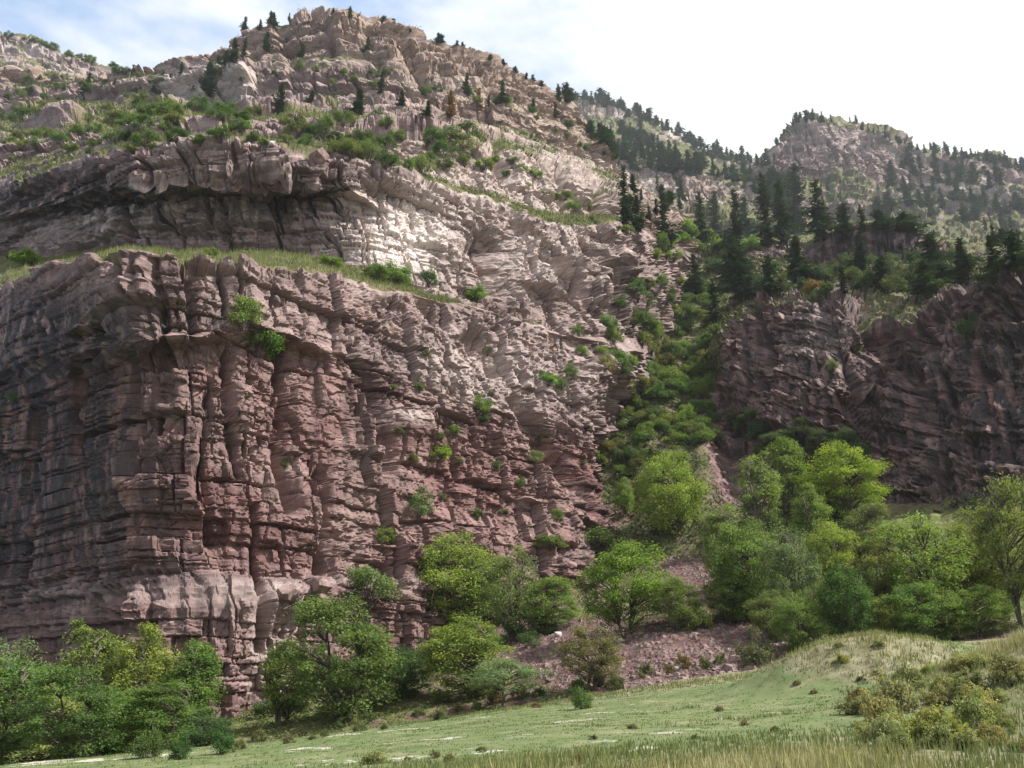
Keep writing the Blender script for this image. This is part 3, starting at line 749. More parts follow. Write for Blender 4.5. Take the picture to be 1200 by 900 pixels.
def leaves(acc, cen, nrm, size, tint, r, aspect=0.55):
    """folded diamond leaves at cen (n,3), facing about nrm"""
    n = len(cen)
    nrm = nrm / (np.linalg.norm(nrm, axis=1, keepdims=True) + 1e-9)
    q = r.normal(size=(n, 3)); a = np.cross(nrm, q); a /= np.linalg.norm(a, axis=1, keepdims=True) + 1e-9
    b = np.cross(nrm, a)
    L = (size * r.uniform(0.6, 1.35, n))[:, None]
    V = np.stack([cen - a * L * .5, cen + b * L * .5 * aspect + nrm * L * .12, cen + a * L * .5, cen - b * L * .5 * aspect + nrm * L * .12], 1).reshape(-1, 3)
    Fc = np.arange(n * 4).reshape(n, 4)
    acc.add(V, Fc, np.repeat(tint, 4))

def make_broadleaf(seed, H=8.0, W=6.0, stems=2, low=0.12, nclump=60, per=150, leaf=0.2, airy=0.0):
    r = np.random.default_rng(seed)
    tr, cr = Acc(), Acc()
    stem_paths = []
    for s in range(stems):
        an = r.uniform(0, 6.28); lean = r.uniform(0.02, 0.16) * H if stems > 1 else 0.05 * H
        top = np.array([math.cos(an) * lean * 1.7, math.sin(an) * lean * 1.7, H * r.uniform(.68, .88)])
        base = np.array([math.cos(an) * .02 * H * (stems > 1), math.sin(an) * .02 * H * (stems > 1), -0.08 * H])
        n = 9
        path = [base + (top - base) * (i / n) + r.normal(size=3) * np.array([.012, .012, 0]) * H * (i > 1) for i in range(n + 1)]
        rad = [0.020 * H * (1 - 0.88 * i / n) * (1.0 if stems == 1 else .8) for i in range(n + 1)]
        V, Fc = tube(path, rad, 7); tr.add(V, Fc); stem_paths.append(np.array(path))
    # uneven crown outline: lobes
    lobes = r.normal(size=(7, 3)); lobes /= np.linalg.norm(lobes, axis=1, keepdims=True); lamp = r.uniform(-.35, .42, 7)
    cz, rz_ = H * (low + 1) / 2, H * (1 - low) / 2
    allsp = np.concatenate(stem_paths)
    k = 0
    while k < nclump:
        dv = r.normal(size=3); dv /= np.linalg.norm(dv)
        rr = r.uniform(.30, 1.0) ** .5
        m = 1 + float(np.sum(lamp * np.clip(lobes @ dv, 0, 1) ** 3))
        rr *= m * .86
        tap = 1.0 - 0.22 * max(dv[2] * rr, 0)
        c = np.array([dv[0] * rr * W / 2 * tap, dv[1] * rr * W / 2 * tap, cz + dv[2] * rr * rz_])
        cr_ = r.uniform(.055, .14) * (W + H) / 2
        # branch
        dd = np.linalg.norm((allsp - c) * np.array([1, 1, .7]), axis=1) + 1.2 * np.maximum(allsp[:, 2] - c[2] + .1 * H, 0) + 5 * (allsp[:, 2] < 0.05 * H)
        st = allsp[np.argmin(dd)]
        mid = (st + c) / 2 + np.array([0, 0, .03 * H]) + r.normal(size=3) * .012 * H
        V, Fc = tube([st, mid, c], [.0075 * H, .005 * H, .002 * H], 5); tr.add(V, Fc)
        n = int(per * r.uniform(.6, 1.3))
        dirs = r.normal(size=(n, 3)); dirs /= np.linalg.norm(dirs, axis=1, keepdims=True)
        rad = r.uniform(0, 1, n) ** (1 / (2.0 - airy))
        pos = c + dirs * (rad * cr_)[:, None] * np.array([1.15, 1.15, .75])
        nr = dirs * .5 + np.array([0, 0, .7]) + r.normal(size=(n, 3)) * .55
        ct = np.clip(r.normal(.5, .20), .05, .95)
        leaves(cr, pos, nr, leaf, np.clip(ct + r.normal(0, .17, n), 0, 1), r)
        k += 1
    return tr.mesh('trunk', True), cr.mesh('crown')

def make_conifer(seed, H=15.0, W=5.0, sparse=0.0, low=.06, pw=.7):
    r = np.random.default_rng(seed)
    tr, cr = Acc(), Acc()
    n = 8
    path = [np.array([r.normal() * .004 * H * (i > 0), r.normal() * .004 * H * (i > 0), -0.06 * H + 1.05 * H * i / n]) for i in range(n + 1)]
    V, Fc = tube(path, [.013 * H * (1 - .93 * i / n) for i in range(n + 1)], 6); tr.add(V, Fc)
    z = low * H; ph = r.uniform(0, 6.28)
    while z < .985 * H:
        f = 1 - z / H
        nb = r.integers(4, 8)
        for b in range(nb):
            if r.uniform() < sparse: continue
            an = r.uniform(0, 6.283)
            Lb = W / 2 * (f ** pw) * r.uniform(.45, 1.3) * (1 + .38 * math.cos(an - ph - 5 * z / H)) * (1 + .22 * math.sin(9 * z / H + ph)) + .028 * H
            if f > .86: Lb *= (1 - f) / .14 * .5 + .5
            zz = z + r.uniform(-.012, .012) * H
            up = .25 * (1 - f) - .32 * f
            dirv = np.array([math.cos(an), math.sin(an), up])
            m = int(5 + 7 * f)
            tt = (np.arange(m) + r.uniform(.2, .8, m)) / m
            st = np.array([0, 0, zz])
            pos = st + dirv * (tt * Lb)[:, None]
            pos[:, 2] += .13 * Lb * tt ** 2 + r.normal(0, .03, m) * Lb
            side = np.array([-math.sin(an), math.cos(an), 0])
            sgn = np.where(np.arange(m) % 2 == 0, 1, -1)[:, None]
            pos = pos + side * sgn * (.14 * Lb * (1.1 - tt))[:, None]
            sz = (.34 * Lb * (1.15 - .6 * tt) + .012 * H)
            ax = dirv * .75 + side * sgn * .75 + np.array([0, 0, -.22]) + r.normal(size=(m, 3)) * .2
            ax /= np.linalg.norm(ax, axis=1, keepdims=True)
            nb_ = np.cross(ax, np.array([0, 0, 1.0]) + r.normal(size=(m, 3)) * .35); nb_ /= np.linalg.norm(nb_, axis=1, keepdims=True) + 1e-9
            Lc = sz[:, None]
            Vq = np.stack([pos - ax * Lc * .5, pos + nb_ * Lc * .30, pos + ax * Lc * .62, pos - nb_ * Lc * .30], 1).reshape(-1, 3)
            tint = np.clip(r.normal(.5, .2) + r.normal(0, .15, m), 0, 1)
            cr.add(Vq, np.arange(m * 4).reshape(m, 4), np.repeat(tint, 4))
            V, Fc = tube([st, st + dirv * Lb * .7], [.0028 * H, .001 * H], 4); tr.add(V, Fc)
        z += H * (.020 + .014 * f)
    return tr.mesh('trunk', True), cr.mesh('crown')

def make_shrub(seed, H=2.0, W=2.4, ncl=26, per=110, leaf=.13, flat=.9):
    r = np.random.default_rng(seed)
    tr, cr = Acc(), Acc()
    for k in range(ncl):
        an = r.uniform(0, 6.283); el = math.asin(r.uniform(0.0, 1)); rr = r.uniform(.35, 1) ** .6
        c = np.array([math.cos(an) * math.cos(el) * rr * W / 2 * .82, math.sin(an) * math.cos(el) * rr * W / 2 * .82, .10 * H + math.sin(el) * rr * H * .76 * r.uniform(.75, 1.12)])
        V, Fc = tube([(r.normal() * .03 * W, r.normal() * .03 * W, -.15 * H), c * np.array([.5, .5, .6]), c], [.012 * H, .008 * H, .003 * H], 4); tr.add(V, Fc)
        n = int(per * r.uniform(.5, 1.4)); rad = r.uniform(.12, .22) * (W + H) / 2
        dirs = r.normal(size=(n, 3)); dirs /= np.linalg.norm(dirs, axis=1, keepdims=True)
        pos = c + dirs * (r.uniform(0, 1, n) ** .5 * rad)[:, None] * np.array([1.1, 1.1, .8])
        pos[:, 2] = np.maximum(pos[:, 2], -.05 * H)
        leaves(cr, pos, dirs * .5 + np.array([0, 0, .6]) + r.normal(size=(n, 3)) * .6, leaf, np.clip(np.clip(r.normal(.5, .2), .05, .95) + r.normal(0, .17, n), 0, 1), r)
    return tr.mesh('stem', True), cr.mesh('foliage')

BL = {}
BL['full'] = [make_broadleaf(s, 8, 6.4, 4, -.02, 125, 150, .175) for s in (1, 2, 3)]
BL['round'] = [make_broadleaf(s, 8, 7.2, 2, .03, 125, 150, .18) for s in (11, 12)]
BL['tall'] = [make_broadleaf(s, 9, 4.6, 3, .02, 100, 145, .175) for s in (21, 22, 23)]
BL['airy'] = [make_broadleaf(s, 8, 6.6, 4, .02, 105, 115, .17, .5) for s in (31, 32, 33)]
BL['single'] = [make_broadleaf(s, 6, 7.0, 1, .22, 80, 130, .15, .4) for s in (41,)]
CF = [make_conifer(s, 15, w, sp) for s, w, sp in ((51, 5.2, .05), (52, 4.4, .12), (53, 5.8, .0), (54, 4.0, .2), (55, 5.0, .1))]
PN = [make_conifer(s, 9, w, sp, .12, .42) for s, w, sp in ((61, 5.0, .15), (62, 6.0, .25), (63, 4.6, .1))]
SH = [make_shrub(s, 2.0, w, 26, 120, .13) for s, w in ((71, 2.4), (72, 2.8), (73, 2.2), (74, 3.0))]
SHW = [make_shrub(s, 1.2, 2.6, 24, 110, .13) for s in (81, 82)]
for ms in sum(BL.values(), []) + SH + SHW:
    ms[0].materials.append(M_BARK); ms[1].materials.append(M_LEAF)
for ms in CF + PN:
    ms[0].materials.append(M_BARK); ms[1].materials.append(M_NEEDLE)

def ground_at(u, Y):
    """the ground point in column u at distance Y, on the talus or the meadow"""
    x = (u - 600) / F * Y / 1.03
    cand = allP[(np.abs(allP[:, 0] - x) < 1.0) & (np.abs(allP[:, 1] - Y) < 1.2) & (allP[:, 2] < 40)]
    if len(cand) == 0: return (x, Y, float(meadow_z(np.array([x]), np.array([float(Y)]))[0]))
    return (x, Y, float(np.median(cand[:, 2])))

PLANTS = []
def plant(name, meshes, P, scale, col, label, cat, group=None, parts=('trunk', 'crown'), rot=None, tilt=0.0):
    e = bpy.data.objects.new(name, None); C.objects.link(e)
    e.empty_display_size = .3
    e.location = P
    e.rotation_euler = (random.uniform(-tilt, tilt), random.uniform(-tilt, tilt), random.uniform(0, 6.283) if rot is None else rot)
    e.scale = scale if isinstance(scale, tuple) else (scale,) * 3
    e['label'] = label; e['category'] = cat
    if group: e['group'] = group
    for pn, me in zip(parts, meshes):
        o = bpy.data.objects.new(pn, me); C.objects.link(o); o.parent = e
        j = [random.uniform(.9, 1.1) for _ in range(3)]
        o.color = (col[0] * j[0], col[1] * j[1], col[2] * j[2], 1)
    PLANTS.append(e)
    return e

HREF = {'full': (8, 6.4), 'round': (8, 7.2), 'tall': (9, 4.6), 'airy': (8, 6.6), 'single': (6, 7.0)}
def tree_px(kind, u, vb, vt, w, col, label, k=0, Y=None, name='broadleaf_tree', group=None):
    if Y is None:
        P, dep = at(u, vb)
        if P is None: return
        if P[1] < 57:                       # behind the mound, not on it
            P = np.array(ground_at(u, 63.0)); vb = project(P)[1]; dep = project(P)[2]
    else:
        P = px(u, vb, Y); dep = project(P)[2]
    h = (vb - vt) * dep / F * 1.04
    wm = w * dep / F
    H0, W0_ = HREF[kind]
    sx = wm / W0_
    m = BL[kind][k % len(BL[kind])]
    plant(name, m, tuple(P), (sx, sx, h / H0), col, label, 'tree', group)

BRIGHT = (0.21, 0.285, 0.06); MID = (0.145, 0.21, 0.056); RICH = (0.11, 0.18, 0.046); GREY = (0.17, 0.21, 0.10)
OLIVE = (0.19, 0.23, 0.06); YEL = (0.19, 0.265, 0.055); DARK = (0.06, 0.115, 0.035); TEAL = (0.07, 0.135, 0.05); PALEG = (0.20, 0.265, 0.09)
JUN = (0.06, 0.095, 0.035); FIR = (0.040, 0.068, 0.036)

def tree_foot(kind, u, Y, vt, w, col, label, k=0):
    """a tree standing on the ground at column u and distance Y, its top at photo row vt"""
    P = np.array(ground_at(u, Y)); dep = project(P)[2]
    ztop = px(u, vt, Y)[2]
    h = max(ztop - P[2], 1.0)
    H0, W0_ = HREF[kind]; sx = w * dep / F / W0_
    plant('broadleaf_tree', BL[kind][k % len(BL[kind])], tuple(P), (sx, sx, h / H0), col, label, 'tree')

for a in [
    ('full', -40, 51, 815, 150, TEAL, 'dark bushy tree at the outer front of the grove', 1),
    ('tall', 15, 45, 765, 120, (0.13, 0.195, 0.06), 'bushy mid green tree at the near corner of the grove', 0),
    ('full', 100, 43, 778, 135, (0.10, 0.165, 0.05), 'dark green bushy tree standing before the grove', 2),
    ('tall', 196, 45, 796, 96, (0.12, 0.19, 0.05), 'green upright tree at the meadow corner of the grove', 0),
    ('full', -70, 66, 735, 150, MID, 'green tree at the far end of the grove under the dark stained cliff'),
    ('full', 25, 68, 738, 120, GREY, 'greyish green leafy tree under the dark streaked cliff base', 1),
    ('tall', 108, 69, 728, 100, MID, 'tall mid green tree in the grove below the overhanging dark cliff', 0),
    ('tall', 172, 68, 722, 92, BRIGHT, 'tall bright green tree in front of the pale cliff base', 1),
    ('tall', 232, 67, 738, 84, MID, 'slim green tree at the open edge of the grove by the pale boulders', 2),
    ('full', 50, 52, 796, 170, PALEG, 'low spreading light green tree in front of the grove', 2),
    ('full', 150, 53, 806, 140, RICH, 'bushy deep green tree at the front of the grove', 0),
    ('full', 226, 55, 826, 104, TEAL, 'low dark bluish green bushy tree at the meadow corner', 1),
    ('full', 405, 66, 698, 160, RICH, 'large rich green full crowned tree at the foot of the blocky cliff', 2),
    ('tall', 338, 70, 742, 72, MID, 'slender green tree beside the large rich green tree', 1),
    ('full', 545, 67, 716, 130, OLIVE, 'olive yellow green tree behind the small dark trunked tree', 0),
    ('single', 588, 62, 768, 112, GREY, 'small grey green tree with bare dark trunk at meadow edge', 0),
    ('airy', 690, 62.5, 722, 96, (0.16, 0.175, 0.085), 'grey olive willowy tree standing alone at the meadow edge', 1),
    ('full', 465, 70, 760, 90, DARK, 'dark green tree between the rich green tree and the olive tree', 1),
]:
    tree_foot(*a)
for a in [
    ('full', 528, 742, 618, 120, BRIGHT, 'bright green tree growing against the broken base of the cliff', 1),
    ('airy', 600, 750, 636, 84, (0.15, 0.20, 0.085), 'feathery grey green tree against the broken ledges of the cliff foot', 0),
    ('full', 645, 742, 678, 72, MID, 'small green tree beside the feathery grey green tree', 2),
    ('round', 735, 745, 626, 118, (0.14, 0.22, 0.045), 'round bright green tree on the red talus slope', 0),
    ('round', 797, 735, 672, 62, MID, 'small round green tree next to the round bright tree on talus', 1),
    ('round', 788, 630, 522, 94, YEL, 'yellow green tree alone at the mouth of the gully', 1),
    ('round', 992, 608, 512, 108, (0.19, 0.27, 0.045), 'broad yellow green tree under the dark shaded cliff', 0),
    ('tall', 925, 600, 503, 62, (0.14, 0.22, 0.05), 'green tree beside the broad yellow green tree', 2),
    ('tall', 893, 640, 532, 60, PALEG, 'pale green slim tree at the edge of the red scree', 0),
    ('full', 878, 725, 596, 96, (0.13, 0.21, 0.06), 'light green tree in the thicket below the scree chute', 0),
    ('airy', 932, 742, 606, 92, (0.15, 0.185, 0.09), 'dull grey green airy tree amid the thicket', 2),
    ('full', 975, 690, 604, 74, BRIGHT, 'bright green round topped tree amid the thicket', 1),
    ('full', 852, 728, 662, 66, MID, 'small green tree at the talus end of the thicket', 2),
    ('full', 995, 752, 660, 86, DARK, 'dark green leafy tree at the front of the thicket', 0),
    ('full', 938, 765, 690, 70, MID, 'bushy green tree behind the grassy mound', 1),
    ('airy', 1090, 725, 598, 130, OLIVE, 'thin olive yellow tree with showing stems', 0),
    ('full', 1066, 765, 686, 84, RICH, 'deep green bushy tree behind the mound', 2),
    ('round', 1150, 775, 682, 86, (0.125, 0.20, 0.045), 'fresh green rounded tree above the weedy bank', 0),
    ('airy', 1145, 705, 600, 110, (0.20, 0.23, 0.055), 'yellowish green airy tree behind the fresh green rounded tree', 1),
    ('airy', 1198, 730, 545, 104, OLIVE, 'tall olive tree rising against the dark cliff', 2),
    ('airy', 1275, 730, 560, 120, OLIVE, 'olive tree beyond the tall olive tree', 0),
    ('full', 1038, 760, 698, 62, (0.19, 0.21, 0.055), 'small yellowish tree tucked between dark green trees', 0),
    ('tall', 731, 604, 556, 26, BRIGHT, 'light green sapling on the bare red scree', 1),
    ('full', 905, 700, 620, 84, (0.17, 0.235, 0.07), 'light leafy tree filling the middle of the thicket', 0),
    ('airy', 1030, 715, 625, 90, (0.19, 0.215, 0.08), 'thin yellowish tree between the thicket and the olive tree', 1),
    ('full', 1108, 762, 690, 80, (0.13, 0.19, 0.055), 'green bushy tree between the deep green one and the fresh green one', 0),
    ('full', 905, 752, 690, 66, (0.16, 0.20, 0.08), 'pale bushy tree at the thicket foot beside bare talus', 1),
    ('airy', 1180, 690, 590, 100, (0.22, 0.25, 0.07), 'yellow tinged airy tree under the dark cliff foot', 0),
    ('tall', 955, 660, 560, 54, (0.16, 0.23, 0.06), 'narrow leafy tree just below the broad yellow green tree', 1),
    ('tall', 850, 690, 590, 56, PALEG, 'narrow light green tree at the foot of the scree chute', 0),
    ('full', 570, 735, 660, 90, MID, 'green tree squeezed between the bright tree and the feathery one', 2),
    ('full', 1020, 660, 590, 70, (0.13, 0.18, 0.06), 'dull green tree under the foot of the dark cliff', 2),
]:
    tree_px(*a)

def shrub_px(u, v, w, h, col, label, group=None, kind=None, name='shrub', k=None):
    P, dep = at(u, v)
    if P is None: return
    if name == 'bush' and P[1] < 57 and u > 850:
        P = np.array(ground_at(u, 64.0)); dep = project(P)[2]
    ms = kind or SH
    m = ms[(k if k is not None else random.randrange(len(ms)))]
    W0_, H0 = (2.6, 1.2) if ms is SHW else (2.6, 2.0)
    s = w * dep / F / W0_; sz = h * dep / F / H0
    plant(name, m, tuple(P - np.array([0, 0, .05 * h * dep / F])), (s, s, sz), col, label, name.split('_')[0], group, ('stem', 'foliage'))

for u_, v_, w_, h_, c_, l_ in [
    (288, 378, 44, 42, MID, 'upper of the bright green shrubs in the cleft of the banded cliff'),
    (302, 408, 58, 40, (0.12, 0.22, 0.045), 'widest green shrub at the foot of the banded cliff cleft'),
    (326, 410, 34, 26, MID, 'small green shrub beside the widest cleft shrub'),
    (30, 308, 46, 26, (0.15, 0.22, 0.04), 'rounded yellow green shrub on the grassy ledge under the stained wall'),
    (247, 298, 24, 16, MID, 'small round green shrub on the middle of the grassy ledge'),
    (440, 326, 44, 26, RICH, 'dark green shrub at the start of the row on the ledge'),
    (468, 330, 50, 32, MID, 'larger green shrub in the row beneath the pale cliff'),
    (504, 331, 30, 28, DARK, 'round dark green shrub at the foot of the pale cliff'),
    (558, 352, 36, 28, MID, 'green shrub at the end of the grassy ledge near the cave'),
    (385, 310, 40, 18, MID, 'low green shrub on the ledge at the corner of the upper cliff'),
    (560, 482, 38, 26, (0.12, 0.20, 0.05), 'green shrub clinging to the middle of the slabby wall'),
    (516, 536, 38, 24, (0.19, 0.31, 0.04), 'vivid light green shrub on the cliff face'),
    (532, 508, 20, 16, MID, 'little shrub above the vivid light green shrub'),
    (490, 602, 40, 42, (0.11, 0.175, 0.06), 'grey green shrub hanging on the lower cliff'),
    (452, 634, 32, 28, MID, 'green shrub on the lower cliff beside a crack'),
    (632, 515, 30, 36, GREY, 'grey green shrub in the diagonal crack of the slabby wall'),
    (645, 448, 36, 16, (0.14, 0.23, 0.05), 'flat bright shrub on the slab top near the gully'),
    (668, 440, 18, 24, RICH, 'dark narrow shrub beside the flat bright shrub'),
    (680, 414, 20, 14, RICH, 'small dark shrub near the top of the slabs by the gully'),
    (676, 392, 16, 14, RICH, 'small dark shrub under the fluted cliff near the gully'),
    (625, 540, 24, 16, GREY, 'pale shrub under the diagonal crack shrub'),
    (430, 706, 66, 52, (0.12, 0.17, 0.065), 'grey green shrub mass on the shelf above the rich green tree'),
    (652, 606, 18, 16, MID, 'small green shrub low on the slabs by the talus'),
    (332, 548, 14, 18, GREY, 'tiny grey shrub in the long vertical crack'),
    (700, 640, 60, 36, PALEG, 'pale green shrub at the foot of the cliff beside the talus'),
    (640, 640, 50, 22, (0.14, 0.17, 0.06), 'low olive shrub on the ledges at the cliff foot'),
    (885, 778, 52, 50, (0.13, 0.14, 0.075), 'grey brown thin shrub on the bare talus'),
    (682, 828, 34, 30, RICH, 'small leafy dark green bush under the willowy tree'),
    (820, 735, 40, 40, MID, 'green bush between the talus trees'),
    (1140, 392, 36, 30, JUN, 'dark round shrub on the ledge of the shaded cliff'),
    (1188, 396, 40, 24, (0.17, 0.12, 0.05), 'rusty brown shrub on the ledge of the shaded cliff'),
    (1005, 412, 18, 34, MID, 'green shrub in the gap of the shaded cliff'),
    (975, 432, 20, 20, GREY, 'grey green shrub on the face of the shaded cliff'),
    (952, 344, 34, 26, (0.17, 0.085, 0.035), 'rust coloured dead shrub above the shaded cliff'),
    (958, 352, 24, 16, JUN, 'dark shrub under the rust coloured dead shrub'),
    (18, 468, 26, 14, GREY, 'grey green shrub on the dark shelf below the stained band'),
    (800, 275, 40, 20, YEL, 'yellow green shrub patch among the gully firs'),
]:
    shrub_px(u_, v_, w_, h_, c_, l_)

def hue(c):
    g = c[1]
    if c[0] > c[1] * 1.02: return 'brownish'
    if c[2] > .55 * c[1] * .9 and g > .12: return 'greyish green'
    if g > .19: return 'light yellowish green'
    if c[0] > .85 * c[1] and g > .13: return 'olive'
    if g > .125: return 'mid green'
    return 'dark green'

# shrubs scattered over a part of the mountain, thinned so that they keep apart
def scatter(poly, n, wr, hr, cols, label, group, seed, kind=None, mind=8, name='shrub'):
    r = random.Random(seed); pts = []
    us = [p[0] for p in poly]; vs = [p[1] for p in poly]; tries = 0
    while len(pts) < n and tries < n * 40:
        tries += 1
        u, v = r.uniform(min(us), max(us)), r.uniform(min(vs), max(vs))
        ins = False
        for (x0, y0), (x1, y1) in zip(poly, poly[1:] + poly[:1]):
            if (y0 > v) != (y1 > v) and u < (x1 - x0) * (v - y0) / (y1 - y0 + 1e-9) + x0: ins = not ins
        if not ins or any((u - a) ** 2 + (v - b) ** 2 < mind ** 2 for a, b in pts): continue
        pts.append((u, v))
    for u, v in pts:
        w = r.uniform(*wr); c = cols[r.randrange(len(cols))]; q = (w - wr[0]) / (wr[1] - wr[0])
        size = 'little' if q < .25 else ('broad' if q > .75 else 'middling')
        hr_ = r.uniform(*hr); shape = 'flat ' if hr_ < hr[0] + .33 * (hr[1] - hr[0]) else ('upright ' if hr_ > hr[0] + .67 * (hr[1] - hr[0]) else '')
        shrub_px(u, v, w, w * hr_, c, size + ' ' + shape + hue(c) + ' ' + label, group, kind, name)

upper_cols = [(0.085, 0.135, 0.04), (0.11, 0.16, 0.05), (0.065, 0.11, 0.038), (0.13, 0.165, 0.065)]
scatter([(60,125),(200,118),(330,135),(450,140),(560,165),(560,190),(500,205),(440,190),(380,172),(200,168),(80,180),(0,180),(0,150)], 74, (16, 40), (.55, .85), upper_cols, 'shrub on the rocky slope below the summit cliffs', 'shrubs on the upper slope', 3, None, 12)
scatter([(0,180),(120,170),(200,172),(60,205),(0,215)], 6, (12, 22), (.5, .8), upper_cols, 'shrub on the rim above the dark streaked upper wall', 'shrubs on the dark rim', 4, None, 12)
scatter([(520,175),(600,215),(700,262),(740,275),(700,240),(600,190)], 16, (10, 26), (.4, .7), upper_cols + [(0.15, 0.22, 0.05)], 'shrub on the narrow ledge crossing the pale upper cliff', 'shrubs on the narrow ledge', 5, None, 10)
scatter([(200,105),(330,100),(480,105),(600,130),(690,180),(690,160),(600,115),(480,88),(330,75),(250,82)], 26, (9, 20), (.6, 1.0), upper_cols, 'shrub on the bench between the two summit cliffs', 'shrubs on the summit bench', 6, None, 10)
gully_cols = [(0.09, 0.14, 0.05), (0.115, 0.17, 0.055), (0.15, 0.205, 0.055), (0.15, 0.15, 0.055), (0.08, 0.13, 0.05), (0.17, 0.235, 0.06), (0.13, 0.20, 0.06), (0.11, 0.17, 0.06)]
scatter([(690,385),(770,372),(830,400),(835,470),(845,520),(800,545),(720,560),(690,540),(730,480)], 85, (18, 38), (.55, .85), gully_cols, 'scrubby bush in the brushy gully', 'bushes filling the gully', 8, None, 9, name='bush')
scatter([(850,480),(900,500),(1000,520),(1040,560),(960,540),(880,530)], 20, (22, 44), (.5, .8), [(0.075, 0.11, 0.045), (0.095, 0.13, 0.055), (0.07, 0.10, 0.045)], 'bush at the base of the shaded cliff', 'bushes under the shaded cliff', 9, None, 14, name='bush')
scatter([(840,345),(900,340),(980,330),(1100,335),(1200,315),(1200,300),(1090,300),(990,315),(900,310),(830,320)], 26, (18, 40), (.6, .9), [(0.042, 0.068, 0.03), (0.06, 0.09, 0.036), (0.05, 0.078, 0.033), (0.085, 0.115, 0.045)], 'bush on the wooded hill above the shaded cliff', 'bushes on the wooded hill', 10, None, 14, name='bush')  # bush colours darkened to stand in for the hill's shade
scatter([(900,348),(1000,338),(1090,350),(1200,325),(1200,312),(1090,325),(1000,325),(900,325)], 16, (22, 42), (.6, .9), [(0.042, 0.07, 0.03), (0.06, 0.092, 0.036), (0.08, 0.108, 0.042)], 'thick bush along the top edge of the shaded cliff', 'bushes along the shaded cliff top', 31, None, 13, name='bush')  # shade of the cliff top put into these darker leaf colours
scatter([(700,360),(760,330),(830,330),(840,390),(780,375)], 22, (16, 32), (.6, .9), gully_cols[:3], 'bush at the head of the gully', 'bushes at the gully head', 11, None, 11, name='bush')
scatter([(760,300),(800,262),(840,275),(880,280),(880,300),(800,310)], 12, (16, 32), (.5, .8), [YEL, (0.16, 0.24, 0.05), (0.10, 0.16, 0.05)], 'bush among the firs at the gully head', 'light bushes among the firs', 12, None, 12, name='bush')
scatter([(440,420),(560,400),(690,430),(690,600),(560,620),(470,560)], 18, (8, 20), (.6, .9), [(0.12, 0.16, 0.065), (0.10, 0.15, 0.05)], 'shrub rooted in the cracks of the slabby wall', 'shrubs on the slabby wall', 30, None, 26)
scatter([(280,880),(480,850),(620,830),(760,800),(860,780),(860,770),(620,815),(480,835),(280,865)], 26, (12, 30), (.5, .9), [(0.13, 0.15, 0.07), (0.16, 0.17, 0.08), (0.10, 0.14, 0.05), (0.17, 0.12, 0.06)], 'low bush on the strip between meadow and trees', 'scrub along the meadow edge', 13, SHW, 14, name='bush')
scatter([(860,745),(1120,730),(1200,700),(1200,660),(1080,650),(960,660),(860,690)], 34, (34, 60), (.6, .95), [(0.10, 0.155, 0.05), (0.085, 0.14, 0.045), (0.13, 0.17, 0.06), (0.16, 0.17, 0.07)], 'leafy bush filling the thicket beside the talus', 'thicket bushes', 14, None, 18, name='bush')
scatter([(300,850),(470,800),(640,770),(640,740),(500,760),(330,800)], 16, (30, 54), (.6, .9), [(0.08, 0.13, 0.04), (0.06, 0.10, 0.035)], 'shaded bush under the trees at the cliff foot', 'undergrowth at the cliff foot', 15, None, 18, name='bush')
scatter([(-10,890),(270,890),(270,850),(-10,850)], 14, (36, 60), (.7, 1.0), [(0.06, 0.11, 0.035), (0.085, 0.14, 0.045)], 'bush filling the foot of the grove under the dark cliff', 'undergrowth of the grove', 16, None, 18, name='bush')
scatter([(60,85),(190,110),(190,125),(60,118),(0,115),(0,105)], 22, (9, 18), (.6, .9), upper_cols, 'shrub at the foot of the slabby ridge', 'shrubs below the slabby ridge', 17, None, 8)
scatter([(0,44),(40,48),(90,68),(150,90),(190,100),(185,94),(150,82),(80,58),(0,38)], 16, (8, 16), (.5, .8), upper_cols, 'shrub on the crest of the slabby ridge', 'shrubs on the slabby crest', 18, None, 7)

# conifers
FAR = []
def fir_px(u, vb, h, label, group=None, col=None, w=None, pine=False, k=None, name='conifer', joined=False):
    P, dep = at(u, vb)
    if P is None: return
    ms = PN if pine else CF
    if w is None: h *= random.uniform(.75, 1.1)
    kk = random.randrange(len(ms)) if k is None else k
    H = h * dep / F * 1.12
    s = H / (9 if pine else 15)
    sx = s * random.uniform(1.1, 1.7) if w is None else w * dep / F / 5.2
    if joined:
        FAR.append((ms[kk][1], P, sx, s)); return
    c = col or FIR
    j = random.uniform(.8, 1.25)
    plant(name, ms[kk], tuple(P), (sx, sx, s), (c[0] * j, c[1] * j, c[2] * j), label, 'conifer', group, tilt=.03)

for u, vb, h in [(305,33,14),(318,28,17),(325,26,20),(337,26,15),(390,22,15),(410,20,13),(449,31,11),(462,35,12),(513,49,16),(519,50,10),(536,54,9),(541,56,9),(606,86,8),(616,90,10),(622,94,9),(634,100,8),(657,117,24),(662,122,14),(575,70,7),(478,38,8),(590,77,7),(287,40,26)]:
    fir_px(u, vb, h, 'small conifer standing on the crest of the summit cliff', 'conifers on the summit crest', pine=(h < 13))
for u, vb, h in [(243,112,46),(252,98,34),(222,96,26),(212,92,20),(272,72,34),(283,68,30),(262,75,24),(310,62,26),(340,62,18),(352,66,18),(432,60,20),(445,108,26),(420,132,36),(548,112,32),(587,122,38),(500,136,22),(572,132,20),(650,140,20),(470,125,24),(328,134,36),(365,118,18),(627,128,18)]:
    fir_px(u, vb, h, ('tall' if h > 30 else ('short' if h < 20 else 'middling')) + ' dark conifer ' + ('on the low ledges at the summit cliff foot' if vb > 105 else ('on the shoulder ledges by the saddle of the summit cliff' if u < 290 else 'on the high ledges of the summit cliff')), 'conifers on the summit ledges')
